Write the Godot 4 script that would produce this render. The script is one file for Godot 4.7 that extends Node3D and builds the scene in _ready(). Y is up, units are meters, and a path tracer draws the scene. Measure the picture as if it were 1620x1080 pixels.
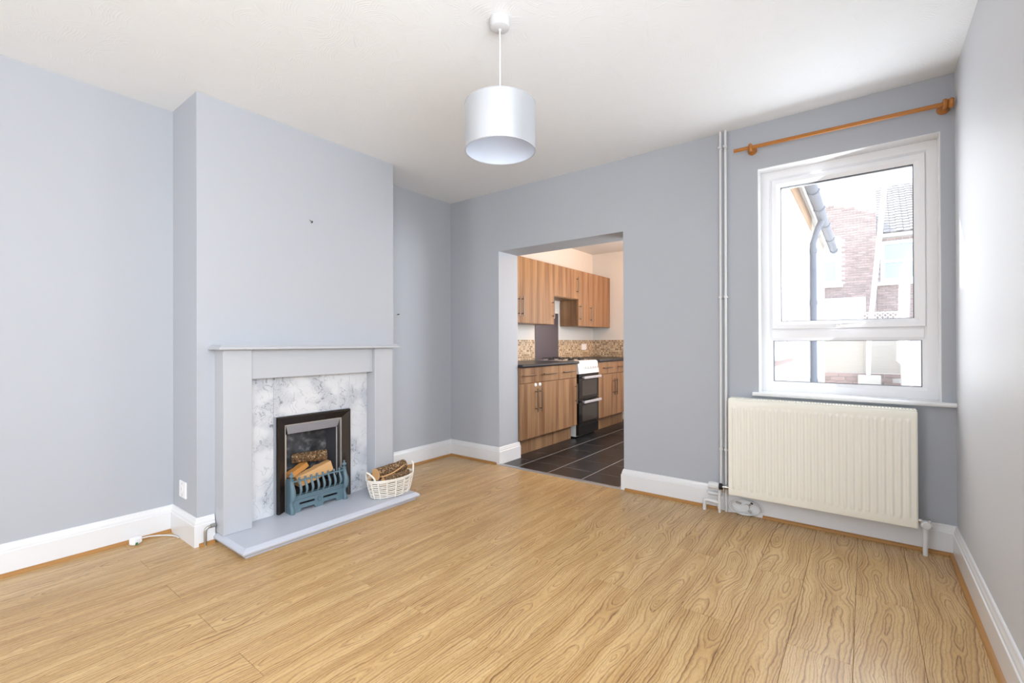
extends Node3D
# A sitting room with a fireplace, looking through to a kitchen. y is up, metres.
# Origin: on the floor below the camera. -z runs towards the window wall, -x towards the fireplace.

const XL := -3.289      # left wall
const XR := 0.37        # right wall
const ZB := -3.291      # window wall
const ZK := -3.581      # kitchen side of the window wall
const ZR := 3.6        # wall behind the camera, out of view, set back to even its window light
const H := 2.5          # ceiling
const XB := -2.9175     # face of the chimney breast
const ZA := -0.961      # breast, near side
const ZC := -2.292      # breast, far side
const KZ := -6.31       # kitchen end wall
const KX := -0.84       # kitchen right wall
const KH := 2.44

var M := {}
var used := {}
var rng := RandomNumberGenerator.new()


func window_light(called: String, at: Vector3, towards: Vector3, size: Vector2, energy: float, col: Color) -> void:
	# area light for daylight at a window
	var l := AreaLight3D.new()
	l.name = called
	l.area_size = size
	l.area_normalize_energy = false
	l.light_energy = energy
	l.light_color = col
	l.area_range = 30.0
	l.area_attenuation = 2.0
	l.shadow_enabled = true
	add_child(l)
	l.transform = Transform3D(Basis.looking_at(towards, Vector3.UP), at)


func _ready() -> void:
	# camera
	var cam := Camera3D.new()
	cam.name = "camera"
	cam.fov = rad_to_deg(2.0 * atan(540.0 / 730.83))
	cam.near = 0.05
	cam.far = 200.0
	add_child(cam)
	cam.transform = Transform3D(Basis.from_euler(Vector3(0.0035, 0.6536, -0.0035)), Vector3(0, 1.1072, 0))
	cam.current = true
	# sky, bright and hazy
	var env := Environment.new()
	env.background_mode = Environment.BG_SKY
	var sky := Sky.new()
	var sm := ProceduralSkyMaterial.new()
	sm.sky_top_color = Color(0.80, 0.89, 1.0)
	sm.sky_horizon_color = Color(0.97, 0.98, 1.0)
	sm.ground_horizon_color = Color(0.80, 0.80, 0.78)
	sm.ground_bottom_color = Color(0.55, 0.54, 0.52)
	sky.sky_material = sm
	env.sky = sky
	env.background_energy_multiplier = 3.5
	env.tonemap_mode = Environment.TONE_MAPPER_LINEAR
	env.tonemap_exposure = 1.17
	env.sdfgi_enabled = true
	env.ssao_enabled = true
	env.ssil_enabled = true
	var we := WorldEnvironment.new()
	we.name = "world_environment"
	we.environment = env
	add_child(we)
	# sun, low behind the kitchen wing, reaching the right wall past the eaves
	var sun := DirectionalLight3D.new()
	sun.name = "sun"
	sun.light_energy = 4.0
	sun.light_color = Color(1.0, 0.96, 0.90)
	sun.light_angular_distance = 0.6
	sun.shadow_enabled = true
	sun.sky_mode = DirectionalLight3D.SKY_MODE_LIGHT_ONLY
	add_child(sun)
	sun.transform = Transform3D(Basis.looking_at(Vector3(0.645, -1.161, 1.0).normalized(), Vector3.UP), Vector3(-4, 8, -8))
	# window daylight; right, rear and kitchen end lights are added, out of view
	window_light("added_right_light", Vector3(XR - 0.03, 1.45, 0.1), Vector3(-1, 0.03, 0), Vector2(2.1, 1.2), 2.85, Color(0.96, 0.98, 1.0))  # added, out of view; brightens the left wall and chimney breast
	window_light("added_rear_light", Vector3(-2.4, 1.35, ZR - 0.04), Vector3(0.1, 0.05, -1), Vector2(1.1, 1.55), 2.25, Color(0.96, 0.98, 1.0))  # added behind the camera to brighten the window wall and breast side
	window_light("yard_window_light", Vector3(-0.11, 1.52, -3.37), Vector3(-0.35, -0.03, 1), Vector2(0.68, 1.3), 1.3, Color(0.95, 0.975, 1.0))
	window_light("kitchen_side_light", Vector3(KX - 0.02, 1.51, -4.53), -Vector3.RIGHT, Vector2(0.95, 0.9), 3.4, Color(0.95, 0.98, 1.0))
	window_light("added_kitchen_end_light", Vector3(-1.6, 1.52, KZ + 0.03), Vector3.BACK, Vector2(1.1, 1.05), 0.5, Color(0.95, 0.98, 1.0))  # added, out of view; more light for the kitchen

	make_materials()
	build_room()
	window_front("window_4", Vector3(XR + 0.12, 0, 0), -Z, -1.2, 0.8, 1.0, 2.1)  # added window in the right wall, out of view, around its light
	window_front("window_5", Vector3(0, 0, ZR + 0.12), X, -3.0, 0.5, -1.8, 2.2)  # added window behind the camera, out of view, around its light
	build_window()
	build_kitchen()
	build_fireplace()
	build_lamp()
	unseen_kitchen_lamp()
	build_outside()
	build_small()


func unseen_kitchen_lamp() -> void:  # lamp out of view, placed to warm the wall cabinets
	var at := Vector3(-1.6, 0, -5.6)
	var t := thing("unseen_kitchen_lamp", "unseen round white globe lamp on the kitchen ceiling, placed to warm the wall cabinets", "lamp", at + Vector3(0, 2.3, 0))
	obj("lamp_base", mb().lathe([Vector2(0, 0), Vector2(0.07, 0), Vector2(0.075, 0.03), Vector2(0, 0.03)], at + Vector3(0, 2.41, 0), Y, 24), M.white_plaster, t)
	var gm := mat("lamp_globe", rgb(255, 240, 215), 0.4)
	gm.emission_enabled = true
	gm.emission = rgb(255, 178, 96)
	gm.emission_energy_multiplier = 3.0
	obj("lamp_globe", mb().lathe([Vector2(0.0, -0.11), Vector2(0.05, -0.1), Vector2(0.09, -0.065), Vector2(0.105, -0.015), Vector2(0.095, 0.03), Vector2(0.06, 0.06)], at + Vector3(0, 2.352, 0), Y, 28), gm, t)
	var l := OmniLight3D.new()
	l.name = "unseen_kitchen_bulb"
	l.light_energy = 0.75
	l.light_color = rgb(255, 178, 96)
	l.light_size = 0.06
	l.omni_range = 12.0
	l.omni_attenuation = 2.0
	l.shadow_enabled = true
	add_child(l)
	l.position = at + Vector3(0, 2.34, 0)


# ------------------------------------------------------------------ mesh building
class MB:
	var v := PackedVector3Array()
	var n := PackedVector3Array()
	var t := PackedVector2Array()
	var c := PackedColorArray()
	var col := Color(1, 1, 1)

	func tri(a: Vector3, b: Vector3, d: Vector3, na: Vector3, nb: Vector3, nd: Vector3, ua := Vector2.ZERO, ub := Vector2.ZERO, ud := Vector2.ZERO) -> void:
		var g := (b - a).cross(d - a)
		if g.dot(na + nb + nd) > 0.0:
			v.append_array([a, d, b]); n.append_array([na, nd, nb]); t.append_array([ua, ud, ub])
		else:
			v.append_array([a, b, d]); n.append_array([na, nb, nd]); t.append_array([ua, ub, ud])
		c.append_array([col, col, col])

	func quad(a: Vector3, b: Vector3, d: Vector3, e: Vector3, nn: Vector3, uvs := []) -> void:
		var u: Array = uvs if uvs.size() == 4 else [pl(a, nn), pl(b, nn), pl(d, nn), pl(e, nn)]
		tri(a, b, d, nn, nn, nn, u[0], u[1], u[2])
		tri(a, d, e, nn, nn, nn, u[0], u[2], u[3])

	func pl(p: Vector3, nn: Vector3) -> Vector2:
		var q := nn.abs()
		if q.y >= q.x and q.y >= q.z: return Vector2(p.x, p.z)
		if q.x >= q.z: return Vector2(-p.z, -p.y)
		return Vector2(p.x, -p.y)

	# a box with chamfered edges, b wide
	func box(ctr: Vector3, size: Vector3, b := 0.002, bas := Basis.IDENTITY) -> MB:
		var h := size * 0.5
		b = minf(b, minf(h.x, minf(h.y, h.z)) * 0.9)
		var p := func(ax: int, s: Vector3) -> Vector3:
			var w := Vector3(h.x - b, h.y - b, h.z - b)
			w[ax] = h[ax]
			return ctr + bas * (w * s)
		for ax in 3:
			var i := (ax + 1) % 3
			var j := (ax + 2) % 3
			for sg in [-1.0, 1.0]:
				var q := []
				for k in [[-1, -1], [1, -1], [1, 1], [-1, 1]]:
					var s := Vector3.ZERO
					s[ax] = sg; s[i] = k[0]; s[j] = k[1]
					q.append(p.call(ax, s))
				var nn := Vector3.ZERO
				nn[ax] = sg
				quad(q[0], q[1], q[2], q[3], bas * nn)
			if b > 0.0:
				for s1 in [-1.0, 1.0]:
					for s2 in [-1.0, 1.0]:
						var sa := Vector3.ZERO
						sa[i] = s1; sa[j] = s2
						var s3 := sa
						sa[ax] = 1.0; s3[ax] = -1.0
						var nn2 := Vector3.ZERO
						nn2[i] = s1; nn2[j] = s2
						quad(p.call(i, sa), p.call(i, s3), p.call(j, s3), p.call(j, sa), (bas * nn2).normalized())
		if b > 0.0:
			for sx in [-1.0, 1.0]:
				for sy in [-1.0, 1.0]:
					for sz in [-1.0, 1.0]:
						var s := Vector3(sx, sy, sz)
						var nn := (bas * s).normalized()
						tri(p.call(0, s), p.call(1, s), p.call(2, s), nn, nn, nn)
		return self

	func span(a: Vector3, b: Vector3, bev := 0.002) -> MB:
		return box((a + b) * 0.5, (b - a).abs(), bev)

	# a tube along points; radius one number or one per point
	func tube(pts: Array, rad, seg := 12, closed := false, caps := true) -> MB:
		var k := pts.size()
		var rings := []
		var norms := []
		var ref := Vector3.UP
		var prev := Vector3.ZERO
		for i in k:
			var a: Vector3 = pts[(i - 1 + k) % k] if (i > 0 or closed) else pts[i]
			var b: Vector3 = pts[(i + 1) % k] if (i < k - 1 or closed) else pts[i]
			var d := (b - a).normalized()
			if i == 0:
				ref = Vector3.UP if absf(d.y) < 0.9 else Vector3.RIGHT
			var x := ref.cross(d).normalized()
			if i > 0:
				x = (prev - d * prev.dot(d)).normalized()
			prev = x
			var y := d.cross(x).normalized()
			var r: float = rad[i] if rad is Array else rad
			var ring := []
			var nor := []
			for s in seg:
				var an := TAU * s / seg
				var o := x * cos(an) + y * sin(an)
				ring.append(pts[i] + o * r)
				nor.append(o)
			rings.append(ring); norms.append(nor)
		var m := k if closed else k - 1
		for i in m:
			var j := (i + 1) % k
			for s in seg:
				var s2 := (s + 1) % seg
				var u0 := Vector2(float(i) / k, float(s) / seg)
				tri(rings[i][s], rings[j][s], rings[j][s2], norms[i][s], norms[j][s], norms[j][s2], u0, u0, u0)
				tri(rings[i][s], rings[j][s2], rings[i][s2], norms[i][s], norms[j][s2], norms[i][s2], u0, u0, u0)
		if caps and not closed:
			for e in [0, k - 1]:
				var q: int = 1 if e == 0 else k - 2
				var dn: Vector3 = (pts[e] - pts[q]).normalized()
				for s in seg:
					tri(pts[e], rings[e][s], rings[e][(s + 1) % seg], dn, dn, dn)
		return self

	# a turned shape: prof = [Vector2(radius, height)] round the axis through base
	func lathe(prof: Array, base: Vector3, axis := Vector3.UP, seg := 32, closed := false) -> MB:
		var z := axis.normalized()
		var x := (Vector3.RIGHT if absf(z.x) < 0.9 else Vector3.FORWARD).cross(z).normalized()
		var y := z.cross(x)
		var k := prof.size()
		var area := 0.0
		for i in k:
			var p: Vector2 = prof[i]
			var q: Vector2 = prof[(i + 1) % k]
			area += p.x * q.y - q.x * p.y
		var side := 1.0
		if closed and area < 0.0: side = -1.0
		var segs := k if closed else k - 1
		var fn := []
		for i in segs:
			var d: Vector2 = prof[(i + 1) % k] - prof[i]
			fn.append(Vector2(d.y, -d.x).normalized() * side)
		for i in segs:
			var a: Vector2 = prof[i]
			var b: Vector2 = prof[(i + 1) % k]
			if a.is_equal_approx(b): continue
			var n0: Vector2 = fn[i]
			var n1: Vector2 = fn[i]
			var pi := (i - 1 + segs) % segs
			var ni := (i + 1) % segs
			if (i > 0 or closed) and fn[pi].dot(fn[i]) > 0.75: n0 = (fn[pi] + fn[i]).normalized()
			if (i < segs - 1 or closed) and fn[ni].dot(fn[i]) > 0.75: n1 = (fn[ni] + fn[i]).normalized()
			for s in seg:
				var e := []
				for w in [s, s + 1]:
					var an: float = TAU * w / seg
					e.append(x * cos(an) + y * sin(an))
				var p00: Vector3 = base + e[0] * a.x + z * a.y
				var p01: Vector3 = base + e[1] * a.x + z * a.y
				var p10: Vector3 = base + e[0] * b.x + z * b.y
				var p11: Vector3 = base + e[1] * b.x + z * b.y
				var m00: Vector3 = (e[0] * n0.x + z * n0.y); var m01: Vector3 = (e[1] * n0.x + z * n0.y)
				var m10: Vector3 = (e[0] * n1.x + z * n1.y); var m11: Vector3 = (e[1] * n1.x + z * n1.y)
				var ua := Vector2(float(s) / seg, a.y); var ub := Vector2(float(s + 1) / seg, a.y)
				var uc := Vector2(float(s) / seg, b.y); var ud := Vector2(float(s + 1) / seg, b.y)
				if a.x > 1e-6: tri(p00, p01, p11, m00, m01, m11, ua, ub, ud)
				if b.x > 1e-6: tri(p00, p11, p10, m00, m11, m10, ua, ud, uc)
		return self

	# an outline (U, V) pushed along W from w0 to w1
	func prism(outline: Array, origin: Vector3, U: Vector3, V: Vector3, W: Vector3, w0: float, w1: float) -> MB:
		var pts := PackedVector2Array(outline)
		if Geometry2D.is_polygon_clockwise(pts): pts.reverse()
		var k := pts.size()
		var idx := Geometry2D.triangulate_polygon(pts)
		for w in [w0, w1]:
			var nn: Vector3 = W * (1.0 if w == maxf(w0, w1) else -1.0)
			for i in range(0, idx.size(), 3):
				var q := []
				for m in 3:
					var p := pts[idx[i + m]]
					q.append(origin + U * p.x + V * p.y + W * w)
				tri(q[0], q[1], q[2], nn, nn, nn, pts[idx[i]], pts[idx[i + 1]], pts[idx[i + 2]])
		var area := 0.0
		for i in k: area += pts[i].cross(pts[(i + 1) % k])
		for i in k:
			var a := pts[i]
			var b := pts[(i + 1) % k]
			var d := (b - a).normalized()
			var o := Vector2(d.y, -d.x) * signf(area)
			quad(origin + U * a.x + V * a.y + W * w0, origin + U * b.x + V * b.y + W * w0, origin + U * b.x + V * b.y + W * w1, origin + U * a.x + V * a.y + W * w1, (U * o.x + V * o.y).normalized())
		return self

	# a profile (o, h) run along a path in the U, V plane, mitred; o to the left of the path, h along W
	func molding(path: Array, prof: Array, closed: bool, origin: Vector3, U: Vector3, V: Vector3, W: Vector3) -> MB:
		var k := path.size()
		var dirs := []
		var segs := k if closed else k - 1
		for i in segs: dirs.append((path[(i + 1) % k] - path[i]).normalized())
		var mit := []
		for i in k:
			var d0: Vector2 = dirs[(i - 1 + segs) % segs] if (closed or i > 0) else dirs[0]
			var d1: Vector2 = dirs[i % segs] if (closed or i < k - 1) else dirs[segs - 1]
			var n0 := Vector2(-d0.y, d0.x); var n1 := Vector2(-d1.y, d1.x)
			mit.append((n0 + n1) / (1.0 + n0.dot(n1)))
		var pk := prof.size()
		var area := 0.0
		for i in pk: area += prof[i].cross(prof[(i + 1) % pk])
		var at := func(i: int, j: int) -> Vector3:
			var q: Vector2 = path[i] + mit[i] * prof[j].x
			return origin + U * q.x + V * q.y + W * prof[j].y
		for i in segs:
			var i2 := (i + 1) % k
			var nl := Vector2(-dirs[i].y, dirs[i].x)
			for j in pk:
				var j2 := (j + 1) % pk
				var d: Vector2 = (prof[j2] - prof[j]).normalized()
				var o := Vector2(d.y, -d.x) * signf(area)
				quad(at.call(i, j), at.call(i2, j), at.call(i2, j2), at.call(i, j2), (U * nl.x * o.x + V * nl.y * o.x + W * o.y).normalized())
		if not closed:
			var idx := Geometry2D.triangulate_polygon(PackedVector2Array(prof))
			for e in [0, k - 1]:
				var dd: Vector2 = -dirs[0] if e == 0 else dirs[segs - 1]
				var nn := U * dd.x + V * dd.y
				for i in range(0, idx.size(), 3):
					tri(at.call(e, idx[i]), at.call(e, idx[i + 1]), at.call(e, idx[i + 2]), nn, nn, nn)
		return self

	# a smooth sheet: f(i, j) gives a point, out its rough outward direction
	func sheet(nu: int, nv: int, f: Callable, out: Vector3) -> MB:
		var p := []
		for i in nu + 1:
			var row := []
			for j in nv + 1: row.append(f.call(i, j))
			p.append(row)
		var nm := []
		for i in nu + 1:
			var row := []
			for j in nv + 1:
				var g: Vector3 = (p[mini(i + 1, nu)][j] - p[maxi(i - 1, 0)][j]).cross(p[i][mini(j + 1, nv)] - p[i][maxi(j - 1, 0)]).normalized()
				row.append(g if g.dot(out) >= 0.0 else -g)
			nm.append(row)
		for i in nu:
			for j in nv:
				tri(p[i][j], p[i + 1][j], p[i + 1][j + 1], nm[i][j], nm[i + 1][j], nm[i + 1][j + 1])
				tri(p[i][j], p[i + 1][j + 1], p[i][j + 1], nm[i][j], nm[i + 1][j + 1], nm[i][j + 1])
		return self

	func mesh() -> ArrayMesh:
		var a := []
		a.resize(Mesh.ARRAY_MAX)
		a[Mesh.ARRAY_VERTEX] = v; a[Mesh.ARRAY_NORMAL] = n; a[Mesh.ARRAY_TEX_UV] = t; a[Mesh.ARRAY_COLOR] = c
		var m := ArrayMesh.new()
		m.add_surface_from_arrays(Mesh.PRIMITIVE_TRIANGLES, a)
		return m


# ------------------------------------------------------------------ objects
func numbered(called: String) -> String:
	if not used.has(called):
		used[called] = 0
		return called
	used[called] += 1
	return "%s_%03d" % [called, used[called]]


func tag(o: Node3D, label: String, category: String, group := "", kind := "") -> Node3D:
	if label: o.set_meta("label", label)
	if category: o.set_meta("category", category)
	if group: o.set_meta("group", group)
	if kind: o.set_meta("kind", kind)
	return o


func thing(called: String, label: String, category: String, at := Vector3.ZERO, group := "") -> Node3D:
	var o := Node3D.new()
	o.name = numbered(called)
	add_child(o)
	o.position = at
	tag(o, label, category, group)
	return o


# one mesh; its points are given in the scene's own coordinates, under a thing they are moved to its axes
func obj(called: String, mb, mat: Material, parent: Node = null) -> MeshInstance3D:
	var o := MeshInstance3D.new()
	o.mesh = mb.mesh() if mb is MB else mb
	o.material_override = mat
	if parent == null:
		o.name = numbered(called)
		add_child(o)
	else:
		o.name = called
		parent.add_child(o, true)
		var off := Vector3.ZERO
		var q: Node = parent
		while q is Node3D and q != self:
			off += q.position
			q = q.get_parent()
		o.position = -off
	return o


func struct(called: String, mb, mat: Material, parent: Node = null) -> MeshInstance3D:
	var o := obj(called, mb, mat, parent)
	if parent == null: o.set_meta("kind", "structure")
	return o


# a wall with openings
func wall(called: String, a: Vector3, b: Vector3, mat: Material, holes := []) -> CSGBox3D:
	var w := CSGBox3D.new()
	w.name = numbered(called)
	w.size = (b - a).abs()
	w.position = (a + b) * 0.5
	w.material = mat
	for h in holes:
		var s := CSGBox3D.new()
		s.name = "opening"
		s.operation = CSGShape3D.OPERATION_SUBTRACTION
		s.size = (h[1] - h[0]).abs()
		s.position = (h[0] + h[1]) * 0.5 - w.position
		s.material = mat
		w.add_child(s, true)
	add_child(w)
	w.set_meta("kind", "structure")
	return w


func mb() -> MB:
	return MB.new()


# ------------------------------------------------------------------ materials
func rgb(r: int, g: int, b: int) -> Color:
	return Color(r / 255.0, g / 255.0, b / 255.0)


func mat(called: String, col: Color, rough := 0.6, metal := 0.0, spec := 0.5) -> StandardMaterial3D:
	var m := StandardMaterial3D.new()
	m.resource_name = called
	m.albedo_color = col
	m.roughness = rough
	m.metallic = metal
	m.metallic_specular = spec
	M[called] = m
	return m


func noise(freq: float, oct := 3, sd := 1, type := FastNoiseLite.TYPE_SIMPLEX_SMOOTH) -> FastNoiseLite:
	var f := FastNoiseLite.new()
	f.noise_type = type
	f.frequency = freq
	f.fractal_octaves = oct
	f.seed = sd
	return f


func tex(w: int, h: int, px: PackedByteArray) -> ImageTexture:
	return ImageTexture.create_from_image(Image.create_from_data(w, h, false, Image.FORMAT_RGB8, px))


func put(px: PackedByteArray, i: int, c: Color) -> void:
	px[i] = int(clampf(c.r, 0, 1) * 255.0)
	px[i + 1] = int(clampf(c.g, 0, 1) * 255.0)
	px[i + 2] = int(clampf(c.b, 0, 1) * 255.0)


func triplanar(m: StandardMaterial3D, scale: Vector3, world := true) -> void:
	m.uv1_triplanar = true
	m.uv1_world_triplanar = world
	m.uv1_scale = scale
	m.uv1_triplanar_sharpness = 8.0


# one board of oak: 1.25 m long (u), 0.195 m wide (v)
func oak(k: int) -> StandardMaterial3D:
	var w := 1024
	var h := 160
	var px := PackedByteArray()
	px.resize(w * h * 3)
	var low := noise(1.0, 2, 100 + k)
	var wob := noise(1.0, 3, 200 + k)
	var fine := noise(1.0, 2, 300 + k)
	var tone := noise(1.0, 2, 400 + k)
	var light := Color(0.835, 0.70, 0.495)
	var mid := Color(0.735, 0.58, 0.375)
	var dark := Color(0.45, 0.31, 0.185)
	var shift := (fmod(k * 0.37, 1.0) - 0.5) * 0.09
	var c0 := 0.0975 + (fmod(k * 0.61, 1.0) - 0.5) * 0.12
	var left := PackedFloat32Array()
	left.resize(h)
	for x in w:
		var u := 1.25 * x / w
		var above := 0.0
		var cen := c0 + 0.04 * low.get_noise_2d(u * 1.1, 3.0)
		var depth := 0.055 * low.get_noise_2d(u * 1.7, 40.0) + 0.018 * sin(u * 3.1 + k) + 0.012
		for y in h:
			var vv := 0.195 * y / h
			var dv := vv - cen + 0.010 * wob.get_noise_2d(u * 4.0, vv * 11.0)
			var d2 := depth + 0.010 * wob.get_noise_2d(u * 4.0 + 50.0, vv * 14.0)
			var r := sqrt(dv * dv * 1.5 + d2 * d2) + 0.0016 * wob.get_noise_2d(u * 16.0, vv * 50.0 + 9.0)
			var slope := absf(r - above) + absf(r - left[y]) if x > 0 and y > 0 else 0.001
			above = r
			left[y] = r
			var ph := r * 88.0 + 0.5 * sin(r * 61.0)
			var fr := ph - floorf(ph)
			var ring := pow(fr, 3.2) * (1.0 - smoothstep(0.90, 1.0, fr)) * (0.30 + 1.2 * fmod(floorf(ph) * 0.618 + k * 0.31, 1.0)) * (0.25 + 0.75 * smoothstep(0.0002, 0.0009, slope))
			var streak := fine.get_noise_2d(u * 14.0, vv * 900.0)
			var pore := maxf(0.0, fine.get_noise_2d(u * 34.0 + 77.0, vv * 1500.0) - 0.18) * 1.5
			var tn := tone.get_noise_2d(u * 1.6, vv * 14.0)
			var q := light.lerp(mid, clampf(0.40 + 0.60 * tn + 0.22 * streak + shift * 3.0, 0.0, 1.0))
			q = q.lerp(dark, clampf(ring * (0.85 + 0.3 * tn) + pore * 0.35, 0.0, 0.9))
			put(px, (y * w + x) * 3, q)
	var m := mat("oak_board_%d" % k, Color(1, 1, 1), 0.30, 0.0, 0.45)
	m.albedo_texture = tex(w, h, px)
	return m


func make_materials() -> void:
	# painted walls: a pale blue grey with the faint unevenness of rolled emulsion
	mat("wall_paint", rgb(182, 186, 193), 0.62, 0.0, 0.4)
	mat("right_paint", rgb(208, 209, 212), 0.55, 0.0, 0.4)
	mat("white_gloss", rgb(232, 232, 233), 0.22)
	mat("white_plaster", rgb(233, 233, 232), 0.7)
	mat("upvc", rgb(247, 247, 249), 0.28)
	mat("kitchen_paint", rgb(226, 224, 220), 0.7)
	mat("surround_paint", rgb(187, 190, 196), 0.42)
	mat("hearth_paint", rgb(192, 196, 207), 0.38)
	mat("oak_bead", rgb(172, 122, 62), 0.4)
	mat("pole_wood", rgb(176, 112, 46), 0.25)
	mat("radiator_cream", rgb(248, 245, 233), 0.32)
	mat("pipe_white", rgb(226, 226, 226), 0.3)
	mat("black_plastic", rgb(24, 24, 26), 0.45)
	mat("chrome", rgb(190, 188, 184), 0.18, 1.0)
	mat("steel", rgb(176, 172, 166), 0.34, 1.0)
	mat("handle_steel", rgb(128, 118, 108), 0.3, 0.9)
	mat("fire_frame", rgb(52, 45, 41), 0.24, 0.35)
	mat("fire_canopy", rgb(168, 168, 174), 0.35, 0.15)
	mat("fire_edge", rgb(206, 200, 192), 0.35, 0.4)
	mat("fire_side", rgb(84, 84, 90), 0.45)
	mat("grate_paint", rgb(98, 122, 132), 0.42)
	mat("wicker", rgb(238, 232, 222), 0.6)
	mat("cut_wood", rgb(212, 166, 114), 0.7)
	mat("orange_wood", rgb(194, 134, 66), 0.7)
	mat("hoop_grey", rgb(176, 178, 184), 0.4)
	mat("rose_white", rgb(206, 206, 208), 0.5)
	mat("lamp_lining", rgb(206, 213, 226), 0.6)
	mat("cord_white", rgb(222, 222, 222), 0.4)
	mat("seal", rgb(40, 40, 46), 0.5)
	mat("worktop", rgb(40, 40, 46), 0.35)
	mat("splash_panel", rgb(92, 86, 94), 0.35, 0.2)
	mat("cooker_white", rgb(236, 234, 232), 0.3)
	mat("cooker_black", rgb(18, 18, 20), 0.12)
	mat("cooker_inner", rgb(64, 58, 54), 0.1)
	mat("handle_silver", rgb(214, 214, 222), 0.3, 0.4)
	mat("brass_mark", rgb(206, 150, 90), 0.4)
	mat("grout", rgb(166, 163, 162), 0.8)
	mat("threshold", rgb(186, 188, 190), 0.3, 0.8)
	mat("mdf", rgb(176, 140, 104), 0.7)
	mat("render_cream", rgb(222, 212, 200), 0.85)
	mat("outside_white", rgb(240, 240, 240), 0.6)
	mat("gutter_grey", rgb(112, 116, 128), 0.45)
	mat("brick_red", rgb(184, 158, 150), 0.85)
	mat("mortar", rgb(204, 198, 194), 0.9)
	mat("roof_tile", rgb(150, 142, 138), 0.8)
	mat("fence_wood", rgb(196, 188, 178), 0.85)
	mat("concrete", rgb(204, 200, 192), 0.9)
	mat("blue_grey_pipe", rgb(150, 160, 184), 0.5)
	mat("far_glass", rgb(170, 178, 188), 0.1)
	mat("dark_gap", rgb(70, 62, 56), 0.9)
	mat("plug_green", rgb(20, 130, 80), 0.5)
	mat("subfloor", rgb(92, 70, 48), 0.9)
	M.brick_red.vertex_color_use_as_albedo = true
	var g := mat("glass", Color(0.92, 0.95, 0.96, 0.06), 0.02)
	g.transparency = BaseMaterial3D.TRANSPARENCY_ALPHA
	M.wall_paint.heightmap_enabled = false

	# ceiling: stippled plaster combed in arcs
	var w := 1024
	var hgt := PackedFloat32Array()
	hgt.resize(w * w)
	rng.seed = 5
	for p in 430:
		var cx := rng.randf() * w
		var cy := rng.randf() * w
		var a0 := rng.randf() * TAU
		var r0 := rng.randf_range(26, 80)
		var sweep := rng.randf_range(0.5, 1.4)
		var lines := rng.randi_range(4, 9)
		for l in lines:
			var r := r0 + l * 7.5 + rng.randf_range(-1.5, 1.5)
			var amp := rng.randf_range(0.35, 1.0)
			var steps := int(r * sweep)
			for s in steps:
				var f := float(s) / steps
				var an := a0 + f * sweep
				var x := cx + cos(an) * r
				var y := cy + sin(an) * r
				var k := amp * sin(PI * f)
				for dx in range(-2, 3):
					for dy in range(-2, 3):
						var ix := posmod(int(x) + dx, w)
						var iy := posmod(int(y) + dy, w)
						var q := k * exp(-(dx * dx + dy * dy) * 0.45)
						var i := iy * w + ix
						if q > hgt[i]: hgt[i] = q
	var px := PackedByteArray()
	px.resize(w * w * 3)
	var nz := noise(0.02, 3, 9)
	for i in w * w:
		var q := clampf(hgt[i] * 0.75 + 0.12 + 0.1 * nz.get_noise_2d(i % w, i / w), 0, 1)
		var b := int(q * 255.0)
		px[i * 3] = b; px[i * 3 + 1] = b; px[i * 3 + 2] = b
	var cm := mat("ceiling_plaster", rgb(238, 240, 242), 0.75)
	cm.heightmap_enabled = true
	cm.heightmap_scale = 0.13
	cm.heightmap_texture = tex(w, w, px)
	triplanar(cm, Vector3.ONE * 0.62)

	# floor boards
	for k in 9: oak(k)

	# marble: white with a web of grey veins
	var mw := 900
	px = PackedByteArray()
	px.resize(mw * mw * 3)
	var n1 := noise(0.0045, 4, 21)
	var n2 := noise(0.0095, 4, 22)
	var n3 := noise(0.004, 3, 23)
	for y in mw:
		for x in mw:
			var wx := x + 60.0 * n1.get_noise_2d(x, y)
			var wy := y * 0.75 + 60.0 * n1.get_noise_2d(x + 900, y)
			var v1 := absf(n2.get_noise_2d(wx, wy))
			var v2 := absf(n2.get_noise_2d(wx * 2.0 + 400, wy * 2.0))
			var patch := smoothstep(-0.25, 0.35, n3.get_noise_2d(x, y))
			var vein := (1.0 - smoothstep(0.0, 0.045, v1)) * (0.2 + 0.5 * patch) + (1.0 - smoothstep(0.0, 0.055, v2)) * 0.42 * patch
			var q := Color(0.86, 0.865, 0.875).lerp(Color(0.68, 0.70, 0.74), patch * 0.5).lerp(Color(0.42, 0.44, 0.48), clampf(vein, 0, 0.85))
			put(px, (y * mw + x) * 3, q)
	var mm := mat("marble", Color(1, 1, 1), 0.22)
	mm.albedo_texture = tex(mw, mw, px)
	triplanar(mm, Vector3.ONE)
	mm.uv1_offset = Vector3(0, 0, 0.1)

	# kitchen doors: upright bands of light walnut
	var kw := 512
	var kh := 256
	px = PackedByteArray()
	px.resize(kw * kh * 3)
	var k1 := noise(1.0, 3, 31)
	var k2 := noise(1.0, 3, 32)
	for x in kw:
		for y in kh:
			var u := x / float(kw) * 8.0
			var z := y / float(kh)
			var b := k1.get_noise_2d(u * 1.1, z * 1.2) * 0.9 + 0.30 * k2.get_noise_2d(u * 6.0, z * 2.5) + 0.12 * k2.get_noise_2d(u * 24.0 + 50.0, z * 4.0)
			var q := Color(0.51, 0.375, 0.265).lerp(Color(0.64, 0.50, 0.365), clampf(0.5 + b * 0.9, 0, 1)).lerp(Color(0.42, 0.275, 0.17), clampf(-b * 1.1 - 0.15, 0, 0.7))
			put(px, (y * kw + x) * 3, q)
	var kt := tex(kw, kh, px)
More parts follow.
